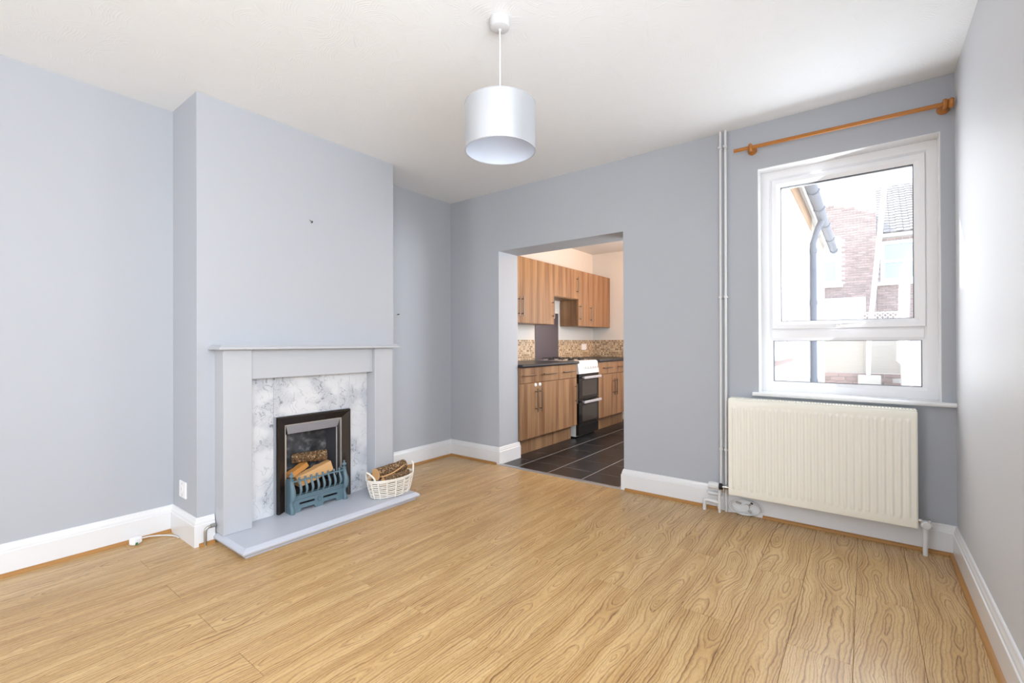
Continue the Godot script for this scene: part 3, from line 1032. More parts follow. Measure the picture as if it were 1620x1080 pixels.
func build_fireplace() -> void:
	var s: Material = M.surround_paint
	var t := thing("fireplace_surround", "pale grey painted wooden fireplace surround with mantel shelf and marble inset against the chimney breast", "fireplace", Vector3(XB, 0.052, -1.62))
	for q in [[-1.05, -1.20], [-2.037, -2.19]]:
		obj("leg", mb().span(Vector3(XB, 0.0525, q[0]), Vector3(-2.8025, 1.0755, q[1]), 0.0015), s, t)
	obj("frieze", mb().span(Vector3(XB, 0.904, -1.2005), Vector3(-2.8275, 1.0755, -2.0365), 0.0015), s, t)
	var sh := mb().molding([Vector2(XB, -1.013), Vector2(-2.757, -1.013), Vector2(-2.757, -2.227), Vector2(XB, -2.227)], [Vector2(-0.03, 0), Vector2(-0.003, 0), Vector2(0, 0.003), Vector2(0, 0.013), Vector2(-0.004, 0.016), Vector2(-0.014, 0.022), Vector2(-0.018, 0.027), Vector2(-0.03, 0.027)], false, Vector3(0, 1.0755, 0), X, Z, Y)
	sh.span(Vector3(XB, 1.0755, -1.042), Vector3(-2.786, 1.1024, -2.198), 0.0)
	obj("mantel_shelf", sh, s, t)
	for q in [[-1.2005, 0.0525, -1.3655, 0.9], [-1.3665, 0.653, -1.8915, 0.9], [-1.8925, 0.0525, -2.0365, 0.9]]:
		obj("marble_panel", mb().span(Vector3(XB + 0.0005, q[1], q[0]), Vector3(-2.898, q[3] + 0.004, q[2]), 0.0008), M.marble, t)

	var h := mb().molding([Vector2(XB + 0.001, -1.036), Vector2(-2.524, -1.036), Vector2(-2.524, -2.212), Vector2(XB + 0.001, -2.212)], [Vector2(-0.05, 0.0), Vector2(-0.022, 0.0), Vector2(-0.022, 0.012), Vector2(-0.006, 0.017), Vector2(-0.001, 0.024), Vector2(0, 0.031), Vector2(-0.003, 0.038), Vector2(-0.016, 0.049), Vector2(-0.021, 0.052), Vector2(-0.05, 0.052)], false, Vector3.ZERO, X, Z, Y)
	h.span(Vector3(XB + 0.001, 0.0, -1.085), Vector3(-2.573, 0.052, -2.163), 0.0)
	tag(obj("hearth", h, M.hearth_paint), "low grey painted hearth slab with moulded edge on the wooden floor", "hearth")

	# the fire itself
	var f := thing("gas_fire", "black metal fire with a wide square frame and grey canopy amid the marble", "fire", Vector3(-2.9, 0.052, -1.635))
	var o := Vector3(-2.8975, 0, 0)
	obj("frame", mb().molding([Vector2(1.888, 0.0525), Vector2(1.888, 0.651), Vector2(1.382, 0.651), Vector2(1.382, 0.0525)], [Vector2(0, 0.0), Vector2(0, 0.020), Vector2(0.003, 0.023), Vector2(0.010, 0.023), Vector2(0.052, -0.004), Vector2(0.058, -0.005), Vector2(0.058, -0.014)], false, o, -Z, Y, X), M.fire_frame, f)
	obj("frame_lip", mb().molding([Vector2(1.832, 0.0525), Vector2(1.832, 0.595), Vector2(1.438, 0.595), Vector2(1.438, 0.0525)], [Vector2(0, -0.03), Vector2(0, -0.004), Vector2(0.004, -0.004), Vector2(0.004, -0.03)], false, o, -Z, Y, X), M.fire_edge, f)
	var bx := mb()
	var A := [Vector3(-2.91, 0.053, -1.441), Vector3(-2.91, 0.053, -1.829), Vector3(-2.91, 0.599, -1.829), Vector3(-2.91, 0.599, -1.441)]
	var B := [Vector3(-3.06, 0.053, -1.465), Vector3(-3.06, 0.053, -1.805), Vector3(-3.06, 0.599, -1.805), Vector3(-3.06, 0.599, -1.465)]
	var nn := [Y, Z, -Y, -Z]
	for i in 4:
		var j := (i + 1) % 4
		bx.quad(A[i], A[j], B[j], B[i], nn[i])
	obj("firebox", bx, M.fire_side, f)
	for u in [1.452, 1.806]:
		obj("edge_highlight", mb().span(Vector3(-2.93, 0.20, -u), Vector3(-2.922, 0.53, -u - 0.006), 0.001), M.fire_edge, f)  # pale strips stand in for the highlight on the firebox edges
	obj("fire_back", mb().prism([Vector2(1.462, 0.053), Vector2(1.808, 0.053), Vector2(1.808, 0.599), Vector2(1.462, 0.599)], Vector3(-3.055, 0, 0), -Z, Y, X, -0.01, 0.0), M.fire_back, f)
	var bulge := func(i: int, j: int) -> Vector3:
		var u := i / 12.0
		var v := j / 10.0
		return Vector3(-3.053 + 0.03 * sin(PI * u) * (1.0 - 0.5 * v), 0.18 + 0.36 * v, -lerpf(1.52 + 0.02 * (1 - v), 1.72 - 0.02 * v, u))
	obj("fire_back_panel", mb().sheet(12, 10, bulge, X), M.fire_back, f)
	var cn := mb()
	var c := [Vector3(-2.904, 0.597, -1.444), Vector3(-2.904, 0.597, -1.826), Vector3(-2.945, 0.528, -1.826), Vector3(-2.945, 0.528, -1.478)]
	var cnn: Vector3 = (c[1] - c[0]).cross(c[3] - c[0]).normalized()
	if cnn.x < 0: cnn = -cnn
	var bk: Vector3 = -cnn * 0.003
	cn.quad(c[0], c[1], c[2], c[3], cnn)
	cn.quad(c[0] + bk, c[1] + bk, c[2] + bk, c[3] + bk, -cnn)
	for i in 4:
		var e: Vector3 = (c[(i + 1) % 4] - c[i])
		cn.quad(c[i], c[(i + 1) % 4], c[(i + 1) % 4] + bk, c[i] + bk, e.cross(cnn).normalized())
	obj("canopy", cn, M.fire_canopy, f)
	obj("fuel_tray", mb().span(Vector3(-3.05, 0.0535, -1.50), Vector3(-2.905, 0.185, -1.77), 0.004), M.fire_frame, f)

	var lg := "logs laid in the fire"
	log_round("round bark-covered log lying across the top of the fire", lg, Vector3(-3.0, 0.352, -1.532), Vector3(-2.90, 0.358, -1.722), 0.034, 11)
	log_split("dark orange split log at the left of the fire, below the round log", lg, Vector3(-2.915, 0.268, -1.462), Vector3(-2.965, 0.308, -1.60), [Vector2(0.034, -0.010), Vector2(0.022, 0.016), Vector2(-0.02, 0.018), Vector2(-0.03, -0.012)], M.orange_wood, 3)
	log_split("pale split log leaning at the front of the fire behind the grate bars", lg, Vector3(-2.898, 0.228, -1.505), Vector3(-2.90, 0.286, -1.742), [Vector2(0.034, -0.034), Vector2(0.024, 0.03), Vector2(-0.026, 0.032), Vector2(-0.034, -0.034)], M.cut_wood, 4)

	build_grate()
	build_basket()


func build_grate() -> void:
	var m: Material = M.grate_paint
	var t := thing("fire_grate", "blue-grey painted cast iron fire grate with turned finials standing before the fire", "fire grate", Vector3(-2.83, 0.052, -1.62))
	var u0 := 1.447
	var u1 := 1.80
	var uc := (u0 + u1) / 2
	var o := Vector3(-2.84, 0.0525, 0)
	# pierced skirt with three feet
	var base := mb()
	base.prism([Vector2(u0, 0), Vector2(u0 + 0.05, 0), Vector2(u0 + 0.052, 0.012), Vector2(u0 + 0.06, 0.020), Vector2(uc - 0.035, 0.020), Vector2(uc - 0.028, 0.012), Vector2(uc - 0.026, 0.0), Vector2(uc + 0.026, 0.0), Vector2(uc + 0.028, 0.012), Vector2(uc + 0.035, 0.020), Vector2(u1 - 0.06, 0.020), Vector2(u1 - 0.052, 0.012), Vector2(u1 - 0.05, 0), Vector2(u1, 0), Vector2(u1, 0.044), Vector2(u0, 0.044)], o, -Z, Y, X, 0, 0.012)
	base.prism(rect(u0, 0.0575, u1, 0.082), o, -Z, Y, X, 0, 0.012)
	for q in [[u0, u0 + 0.045], [uc - 0.028, uc + 0.028], [u1 - 0.045, u1]]:
		base.prism(rect(q[0], 0.0438, q[1], 0.0577), o, -Z, Y, X, 0, 0.012)
	var sk := obj("skirt", base, m, t)
	obj("medallion", mb().lathe([Vector2(0.0, 0.006), Vector2(0.006, 0.005), Vector2(0.009, 0.0)], o + Vector3(0.012, 0.052, -uc), X, 14).lathe([Vector2(0.010, 0), Vector2(0.014, 0.004), Vector2(0.017, 0)], o + Vector3(0.012, 0.052, -uc), X, 18), m, sk)
	obj("lower_rail", mb().tube([Vector3(-2.829, 0.139, -u0), Vector3(-2.829, 0.139, -u1)], 0.0085, 12).span(Vector3(-2.86, 0.148, -u0), Vector3(-2.818, 0.158, -u1), 0.002), m, t)
	obj("top_rail", mb().span(Vector3(-2.837, 0.243, -u0), Vector3(-2.825, 0.253, -u1), 0.002), m, t)
	for k in 8:
		var z := -lerpf(u0 + 0.045, u1 - 0.032, k / 7.0)
		var pts := []
		var rad := []
		for i in 9:
			var v := i / 8.0
			pts.append(Vector3(-2.829 + 0.022 * sin(PI * pow(v, 1.3)), 0.248 - 0.093 * v, z))
			rad.append(0.0045 + 0.0042 * sin(PI * clampf(v * 1.05, 0, 1)))
		var b := obj("bar", mb().tube(pts, rad, 10), m, t)
		obj("knob", mb().lathe([Vector2(0.004, 0), Vector2(0.0045, 0.004), Vector2(0.008, 0.009), Vector2(0.0085, 0.013), Vector2(0.006, 0.018), Vector2(0.0, 0.021)], Vector3(-2.829, 0.251, z), Y, 12), m, b)
	for u in [u0 - 0.006, u1 + 0.006]:
		var z: float = -u
		# cast post with a swelling front, then the turned finial
		var prof := [[0.0525, 0.010], [0.058, 0.016], [0.075, 0.014], [0.095, 0.006], [0.118, 0.004], [0.137, 0.010], [0.140, 0.016], [0.150, 0.022], [0.175, 0.025], [0.20, 0.022], [0.23, 0.012], [0.255, 0.006], [0.262, 0.008]]
		var outl := []
		for q in prof: outl.append(Vector2(q[1], q[0]))
		outl.append(Vector2(-0.05, 0.262)); outl.append(Vector2(-0.05, 0.0525))
		var post := obj("post", mb().prism(outl, Vector3(-2.829, 0, z), X, Y, Z, -0.011, 0.011), m, t)
		var fr := mb()
		var fp := []
		var fq := []
		for q in prof:
			fp.append(Vector3(-2.829 + q[1] - 0.003, q[0], z))
			fq.append(0.011 + 0.35 * (q[1] - 0.006))
		fr.tube(fp, fq, 12)
		obj("post_swelling", fr, m, post)
		obj("finial", mb().lathe([Vector2(0.0, 0), Vector2(0.014, 0), Vector2(0.014, 0.005), Vector2(0.006, 0.009), Vector2(0.006, 0.013), Vector2(0.013, 0.020), Vector2(0.0145, 0.027), Vector2(0.011, 0.034), Vector2(0.005, 0.038), Vector2(0.0075, 0.044), Vector2(0.006, 0.049), Vector2(0.0, 0.053)], Vector3(-2.829, 0.262, z), Y, 16), m, post)


func build_basket() -> void:
	var t := thing("log_basket", "small oval white wicker basket holding logs at the right end of the hearth", "basket", Vector3(-2.665, 0.052, -2.06))
	var c := Vector3(-2.665, 0.0, -2.065)
	var at := func(a: float, y: float, grow: float) -> Vector3:
		var f := clampf((y - 0.055) / 0.12, 0, 1.1)
		var k := lerpf(0.80, 1.0, pow(f, 0.8))
		return c + Vector3(cos(a) * (0.108 * k + grow), y, sin(a) * (0.178 * k + grow))
	var m: Material = M.wicker
	var flo := mb()
	var outl := []
	for i in 32: outl.append(Vector2(cos(TAU * i / 32) * 0.082, sin(TAU * i / 32) * 0.14))
	flo.prism(outl, c, X, Z, Y, 0.0525, 0.060)
	obj("base", flo, m, t)
	var ns := 16
	for s in ns:
		var a := TAU * (s + 0.5) / ns
		var pts := []
		for i in 7: pts.append(at.call(a, 0.056 + 0.118 * i / 6.0, 0.0035))
		obj("stake", mb().tube(pts, 0.0052, 8), m, t)
	for r in 9:
		var y := 0.0605 + r * 0.0132
		var pts := []
		for i in 96:
			var a := TAU * i / 96.0
			var wv := cos(a * ns * 0.5 + (PI if r % 2 else 0.0))
			pts.append(at.call(a, y, 0.0015 + 0.0022 * wv))
		obj("weaver", mb().tube(pts, 0.0044, 8, true), m, t)
	for q in [[0.172, 0.006, 0.0], [0.179, 0.0055, 0.003]]:
		var pts := []
		for i in 80:
			var a := TAU * i / 80.0
			pts.append(at.call(a, q[0] + 0.0012 * sin(a * 40), q[2] + 0.0012 * cos(a * 40)))
		obj("rim", mb().tube(pts, q[1], 8, true), m, t)
	for s in [-1.0, 1.0]:
		var pts := []
		for i in 15:
			var f := i / 14.0
			var a: float = s * PI / 2 + (f - 0.5) * 0.95
			var p: Vector3 = at.call(a, 0.176, 0.002)
			p.y += 0.062 * pow(sin(PI * f), 0.6)
			p.z += s * 0.012 * sin(PI * f)
			pts.append(p)
		obj("handle", mb().tube(pts, 0.0062, 10), m, t)
	var g := "logs in the white basket"
	log_round("thick dark bark-covered log on top in the white basket", g, Vector3(-2.682, 0.206, -1.955), Vector3(-2.70, 0.214, -2.21), 0.041, 21)
	log_split("bark-covered split log with a pale edge at the front of the white basket", g, Vector3(-2.616, 0.160, -1.965), Vector3(-2.622, 0.170, -2.19), [Vector2(-0.020, -0.03), Vector2(-0.020, 0.026), Vector2(0.004, 0.034), Vector2(0.024, 0.018), Vector2(0.026, -0.03)], M.cut_wood, 23)
	log_split("pale strip of split wood lying across the basket logs", g, Vector3(-2.626, 0.200, -1.955), Vector3(-2.645, 0.236, -2.165), [Vector2(-0.008, -0.003), Vector2(0.008, -0.004), Vector2(0.006, 0.004), Vector2(-0.006, 0.004)], M.cut_wood, 25, -0.012)
	log_round("small log with its orange cut end showing at the near end of the basket", g, Vector3(-2.750, 0.176, -1.955), Vector3(-2.752, 0.168, -2.18), 0.024, 27)


# ------------------------------------------------------------------ small things
func build_lamp() -> void:
	var ctr := Vector3(-1.243, 0, -1.545)
	var t := thing("pendant_lamp", "pendant lamp with a silver drum shade hanging from the ceiling", "lamp", ctr + Vector3(0, 1.93, 0))
	obj("ceiling_rose", mb().lathe([Vector2(0.0, 0), Vector2(0.030, 0), Vector2(0.040, 0.006), Vector2(0.043, 0.018), Vector2(0.0435, 0.044), Vector2(0.0, 0.044)], ctr + Vector3(0, 2.455, 0), Y, 32).lathe([Vector2(0.0, -0.010), Vector2(0.005, -0.010), Vector2(0.007, 0.0)], ctr + Vector3(0, 2.456, 0), Y, 12), M.rose_white, t)
	obj("cord", mb().tube([ctr + Vector3(0, 2.45, 0), ctr + Vector3(0, 2.10, 0)], 0.0033, 10), M.cord_white, t)
	var sh := obj("shade", mb().lathe([Vector2(0.1502, 1.932), Vector2(0.1502, 2.128), Vector2(0.149, 2.128), Vector2(0.149, 1.932)], ctr, Y, 96, true), M.shade_cloth, t)
	obj("lining", mb().lathe([Vector2(0.1487, 1.933), Vector2(0.1487, 2.127), Vector2(0.148, 2.127), Vector2(0.148, 1.933)], ctr, Y, 96, true), M.lamp_lining, sh)
	for y in [1.932, 2.128]:
		var pts := []
		for i in 64: pts.append(ctr + Vector3(cos(TAU * i / 64) * 0.1493, y, sin(TAU * i / 64) * 0.1493))
		obj("hoop", mb().tube(pts, 0.0022, 8, true), M.hoop_grey, sh)
	var sp := mb()
	for i in 3:
		var a := TAU * i / 3 + 0.4
		sp.tube([ctr + Vector3(cos(a) * 0.02, 2.10, sin(a) * 0.02), ctr + Vector3(cos(a) * 0.148, 2.122, sin(a) * 0.148)], 0.0018, 6)
	sp.lathe([Vector2(0.018, -0.002), Vector2(0.024, -0.002), Vector2(0.024, 0.002), Vector2(0.018, 0.002)], ctr + Vector3(0, 2.10, 0), Y, 20, true)
	obj("shade_carrier", sp, M.pipe_white, t)
	obj("lamp_holder", mb().lathe([Vector2(0.0, 0.065), Vector2(0.008, 0.06), Vector2(0.017, 0.045), Vector2(0.019, 0.02), Vector2(0.016, 0.0), Vector2(0.0, 0.0)], ctr + Vector3(0, 2.055, 0), Y, 20), M.white_plaster, t)


func build_small() -> void:
	# telephone plate on the side of the breast
	var t := thing("wall_socket", "small white wall socket on the grey side of the chimney breast above the skirting", "socket", Vector3(-3.112, 0.276, ZA))
	obj("plate", mb().span(Vector3(-3.162, 0.228, ZA), Vector3(-3.062, 0.322, ZA + 0.009), 0.003), M.upvc, t)
	obj("port", mb().span(Vector3(-3.125, 0.27, ZA + 0.0085), Vector3(-3.10, 0.29, ZA + 0.012), 0.001).span(Vector3(-3.128, 0.245, ZA + 0.0085), Vector3(-3.096, 0.255, ZA + 0.010), 0.001), M.white_plaster, t)
	for y in [0.242, 0.310]:
		obj("screw", mb().tube([Vector3(-3.112, y, ZA + 0.0085), Vector3(-3.112, y, ZA + 0.0105)], 0.003, 10), M.steel, t)
	# a loose plug and its flex
	var g := thing("extension_plug", "loose white plug with a green mark lying on the floor by the left skirting", "plug", Vector3(-3.215, 0.0, -0.765))
	var bas := Basis(Y, 0.5)
	obj("body", mb().box(Vector3(-3.218, 0.0205, -0.765), Vector3(0.040, 0.040, 0.055), 0.009, bas), M.upvc, g)
	obj("green_mark", mb().box(Vector3(-3.190, 0.012, -0.763), Vector3(0.003, 0.010, 0.014), 0.001, bas), M.plug_green, g)
	var cable := []
	for q in [[-3.222, 0.024, -0.79], [-3.228, 0.020, -0.83], [-3.226, 0.012, -0.87], [-3.21, 0.006, -0.905], [-3.18, 0.0045, -0.925], [-3.15, 0.0045, -0.935], [-3.125, 0.0042, -0.938]]:
		cable.append(Vector3(q[0], q[1], q[2]))
	var cv := Curve3D.new()
	for i in cable.size():
		var tn: Vector3 = (cable[mini(i + 1, cable.size() - 1)] - cable[maxi(i - 1, 0)]) / 6.0
		cv.add_point(cable[i], -tn, tn)
	var fine := []
	for i in 33: fine.append(cv.sample_baked(cv.get_baked_length() * i / 32.0))
	obj("flex", mb().tube(fine, 0.0042, 8), M.cord_white, g)
	# old gas pipe beside the hearth
	var p := thing("gas_pipe", "bare grey metal pipe bent out of the skirting beside the hearth", "pipe", Vector3(-2.885, 0, -0.99))
	obj("tube", mb().tube([Vector3(-2.889, 0.0, -0.992), Vector3(-2.889, 0.075, -0.992), Vector3(-2.889, 0.09, -0.996), Vector3(-2.889, 0.097, -1.006), Vector3(-2.889, 0.099, -1.03), Vector3(-2.889, 0.099, -1.043)], 0.0075, 12), M.steel, p)
	obj("fitting", mb().lathe([Vector2(0.0075, 0), Vector2(0.011, 0.001), Vector2(0.011, 0.02), Vector2(0.0075, 0.021)], Vector3(-2.889, 0.099, -1.018), -Z, 8), M.steel, p)
	# what is left of a picture hook, and a nail
	var k := thing("picture_hook", "broken picture hook stuck in the chimney breast above the mantel shelf", "hook", Vector3(XB, 1.915, -1.62))
	obj("plaster_hole", mb().prism([Vector2(-0.010, 0.012), Vector2(-0.004, -0.004), Vector2(0.001, -0.014), Vector2(0.008, -0.004), Vector2(0.013, 0.008), Vector2(0.004, 0.002)], Vector3(XB, 1.918, -1.62), -Z, Y, X, 0, 0.0015), M.grout, k)
	obj("pin", mb().tube([Vector3(XB, 1.928, -1.612), Vector3(XB + 0.010, 1.918, -1.618)], 0.0024, 8), M.steel, k)
	obj("hook", mb().tube([Vector3(XB + 0.001, 1.922, -1.628), Vector3(XB + 0.006, 1.916, -1.629), Vector3(XB + 0.008, 1.912, -1.626), Vector3(XB + 0.006, 1.908, -1.622)], 0.0028, 8), M.black_plastic, k)
	var nl := thing("nail", "dark nail sticking out of the alcove wall just right of the chimney breast", "nail", Vector3(XL, 1.363, -2.62))
	obj("shank", mb().tube([Vector3(XL, 1.362, -2.625), Vector3(XL + 0.022, 1.364, -2.625)], 0.003, 8), M.black_plastic, nl)
	obj("head", mb().tube([Vector3(XL + 0.022, 1.364, -2.625), Vector3(XL + 0.024, 1.364, -2.625)], 0.006, 10), M.black_plastic, nl)


# ------------------------------------------------------------------ kitchen
func bar_handle(parent: Node3D, a: Vector3, b: Vector3) -> void:
	# a steel bar on two short stems; a and b are the ends, x away from the door
	var d := (b - a).normalized()
	var m := mb().tube([a, b], 0.0062, 10)
	for f in [0.14, 0.86]:
		var p := a.lerp(b, f)
		m.tube([p, p - Vector3(0.031, 0, 0)], 0.005, 8)
	obj("handle", m, M.handle_steel, parent)


func cabinet(called: String, label: String, group: String, z0: float, z1: float, y0: float, y1: float, xf: float, fronts: Array, wood: int) -> Node3D:
	# fronts: [kind, z start, z end, y low, y high, handle z or NAN, handle y low, handle y high]
	var t := thing(called, label, "cabinet", Vector3(XL + 0.2, y0, (z0 + z1) / 2), group)
	obj("carcass", mb().span(Vector3(XL + 0.007, y0, z0 - 0.001), Vector3(xf - 0.02, y1, z1 + 0.001), 0.001), M["walnut_%d" % wood], t)
	var k := 0
	for f in fronts:
		k += 1
		var d := obj(f[0], mb().span(Vector3(xf - 0.0195, f[3], f[1] - 0.0015), Vector3(xf, f[4], f[2] + 0.0015), 0.0012), M["walnut_%d" % ((wood + k) % 4)], t)
		if f[0] == "drawer": bar_handle(d, Vector3(xf + 0.03, f[5], f[6]), Vector3(xf + 0.03, f[5], f[7]))
		elif f.size() > 5: bar_handle(d, Vector3(xf + 0.03, f[6], f[5]), Vector3(xf + 0.03, f[7], f[5]))
	return t


func build_kitchen() -> void:
	var p: Material = M.kitchen_paint
	wall("wall_kitchen_left", Vector3(XL - 0.2, -0.2, ZK), Vector3(XL, 2.7, KZ - 0.25), p)
	wall("wall_kitchen_end", Vector3(XL, -0.2, KZ), Vector3(KX, 2.7, KZ - 0.25), p, [[Vector3(-2.2, 0.95, KZ + 0.1), Vector3(-1.0, 2.1, KZ - 0.4)]])
	wall("wall_kitchen_right", Vector3(KX, -0.2, ZK), Vector3(-0.58, 2.80, -9.9), M.render_cream, [[Vector3(KX - 0.1, 1.0, -4.02), Vector3(-0.4, 2.02, -5.05)]])
	wall("wall_kitchen_front", Vector3(XL, 1.95, ZK - 0.004), Vector3(KX, KH, ZK), p)
	struct("ceiling", mb().span(Vector3(XL, KH, ZK), Vector3(KX, KH + 0.1, KZ), 0.0), M.kitchen_paint)
	window_front("window_2", Vector3(0, 0, KZ - 0.14), X, -2.2, 0.95, -1.0, 2.1)  # added end window, out of view, to let more light in
	window_front("window_3", Vector3(-0.66, 0, 0), -Z, 4.02, 1.0, 5.05, 2.02)
	# tiles 0.325 x 0.318, laid in rows, with joints
	var fl := struct("floor", mb().span(Vector3(XL, -0.2, ZB), Vector3(KX, -0.0015, KZ), 0.0), M.grout)
	rng.seed = 12
	for r in 8:
		for c in 10:
			var x1 := -2.488 + 0.325 * (r - 1)
			var za := -3.245 - 0.3185 * c
			var a := Vector3(x1 - 0.3215, -0.006, minf(za - 0.006, -3.29))
			var b := Vector3(x1 - 0.0035, 0.0, maxf(za - 0.3185, KZ))
			a.x = maxf(a.x, XL); b.x = minf(b.x, KX)
			if x1 < -1.45 and x1 > -2.68: pass
			elif b.z > ZK: continue
			elif a.z > ZK: a.z = ZK
			if a.z - b.z < 0.02: continue
			if a.x < -2.672 and b.x > -2.672 and b.z > ZK: a.x = -2.654
			if a.x > -1.9 and b.z > ZK: b.x = minf(b.x, -1.475)
			if b.x - a.x < 0.02: continue
			obj("tile", mb().span(a, b, 0.0012), M["slate_%d" % (rng.randi() % 3)], fl)

	var xf := -2.64
	var g := "kitchen base cabinets"
	cabinet("base_cabinet", "walnut double base cabinet nearest the doorway, two drawers over two doors", g, -3.585, -4.268, 0.162, 0.866, xf, [
		["door", -3.587, -3.868, 0.165, 0.708, -3.832, 0.415, 0.652], ["door", -3.868, -4.268, 0.165, 0.708, -3.908, 0.415, 0.652],
		["drawer", -3.587, -3.868, 0.713, 0.864, 0.79, -3.60, -3.80], ["drawer", -3.868, -4.268, 0.713, 0.864, 0.79, -3.955, -4.205]], 0)
	cabinet("base_cabinet", "single walnut base cabinet immediately left of the cooker", g, -4.268, -4.668, 0.162, 0.866, xf, [
		["door", -4.268, -4.668, 0.165, 0.708, -4.63, 0.415, 0.640], ["drawer", -4.268, -4.668, 0.713, 0.864, 0.79, -4.345, -4.60]], 1)
	cabinet("base_cabinet", "sunlit orange walnut base cabinet immediately right of the cooker", g, -5.218, -5.66, 0.162, 0.866, xf, [
		["door", -5.218, -5.66, 0.165, 0.708, -5.625, 0.43, 0.64], ["drawer", -5.218, -5.66, 0.713, 0.864, 0.79, -5.31, -5.55]], 2)
	cabinet("base_cabinet", "walnut base cabinet at the far right end, partly hidden by the doorway edge", g, -5.66, -6.10, 0.162, 0.866, xf, [
		["door", -5.66, -6.10, 0.165, 0.708, -5.70, 0.43, 0.64], ["drawer", -5.66, -6.10, 0.713, 0.864, 0.79, -5.75, -6.0]], 3)
	for q in [[-3.585, -4.668, "low walnut plinth under the base cabinets left of the cooker"], [-5.218, -6.10, "low walnut plinth under the base cabinets right of the cooker"]]:
		tag(obj("plinth", mb().span(Vector3(-2.738, 0.0005, q[0]), Vector3(-2.72, 0.160, q[1]), 0.001), M.walnut_1), q[2], "plinth")
	for q in [[-3.585, -4.69, "black worktop over the base cabinets left of the cooker"], [-5.208, KZ + 0.001, "black worktop over the base cabinets right of the cooker"]]:
		var wt := mb().prism([Vector2(XL + 0.007, 0.867), Vector2(-2.624, 0.867), Vector2(-2.618, 0.873), Vector2(-2.616, 0.882), Vector2(-2.618, 0.892), Vector2(-2.626, 0.898), Vector2(XL + 0.007, 0.898)], Vector3.ZERO, X, Y, Z, q[0], q[1])
		tag(obj("worktop", wt, M.worktop), q[2], "worktop")
	for q in [[-3.832, "left of the two round white child locks on the cabinet doors"], [-3.908, "right of the two round white child locks on the cabinet doors"]]:
		tag(obj("child_lock", mb().lathe([Vector2(0, 0.012), Vector2(0.012, 0.011), Vector2(0.018, 0.005), Vector2(0.019, 0.0)], Vector3(xf, 0.686, q[0]), X, 20), M.upvc), q[1], "child lock", "round white child locks")

	# wall cabinets
	g = "kitchen wall cabinets"
	var xu := -3.0
	cabinet("wall_cabinet", "walnut wall cabinet half hidden behind the left edge of the doorway", g, -3.66, -4.065, 1.33, 2.06, xu, [["door", -3.66, -4.065, 1.33, 2.06, -4.03, 1.40, 1.62]], 1)
	cabinet("wall_cabinet", "tall walnut double wall cabinet left of the extractor opening", g, -4.065, -4.76, 1.33, 2.06, xu, [
		["door", -4.065, -4.40, 1.33, 2.06, -4.10, 1.40, 1.625], ["door", -4.40, -4.76, 1.33, 2.06, -4.722, 1.40, 1.625]], 2)
	cabinet("wall_cabinet", "short walnut wall cabinet above the cooker opening", g, -4.76, -5.355, 1.672, 2.06, xu, [["door", -4.76, -5.355, 1.68, 2.06, -5.312, 1.745, 1.972]], 0)
	cabinet("wall_cabinet", "walnut wall cabinets filling the far corner right of the cooker opening", g, -5.355, -6.30, 1.33, 2.06, xu, [
		["door", -5.355, -5.65, 1.33, 2.06, -5.385, 1.39, 1.62], ["door", -5.65, -5.98, 1.33, 2.06, -5.685, 1.39, 1.61], ["filler_panel", -5.98, -6.30, 1.33, 2.06]], 3)
	# splashbacks
	for q in [[ZK, -4.76, "beige mosaic tile splashback left of the dark panel behind the cooker"], [-5.31, KZ, "beige mosaic tile splashback between the dark panel and the kitchen corner"]]:
		tag(obj("mosaic_splashback", mb().span(Vector3(XL, 0.8985, q[0]), Vector3(XL + 0.006, 1.147, q[1]), 0.001), M.mosaic), q[2], "splashback")
	tag(obj("mosaic_splashback", mb().span(Vector3(XL + 0.006, 0.8985, KZ), Vector3(-2.3, 1.147, KZ + 0.006), 0.001), M.mosaic), "beige and brown mosaic tile splashback on the kitchen end wall in the corner", "splashback")
	tag(obj("hob_splashback", mb().span(Vector3(XL, 0.86, -4.7605), Vector3(XL + 0.008, 1.50, -5.3095), 0.001), M.splash_panel), "dark grey glass panel on the wall behind the cooker", "splashback")
	var s := thing("double_socket", "cream socket plate on the kitchen mosaic right of the cooker", "socket", Vector3(XL + 0.006, 1.0, -6.01))
	obj("plate", mb().span(Vector3(XL + 0.006, 1.005, -5.94), Vector3(XL + 0.016, 1.092, -6.085), 0.003), M.upvc, s)
	for z in [-5.975, -6.05]:
		obj("switch", mb().span(Vector3(XL + 0.0155, 1.06, z + 0.008), Vector3(XL + 0.019, 1.08, z - 0.008), 0.001), M.upvc, s)
	build_cooker()


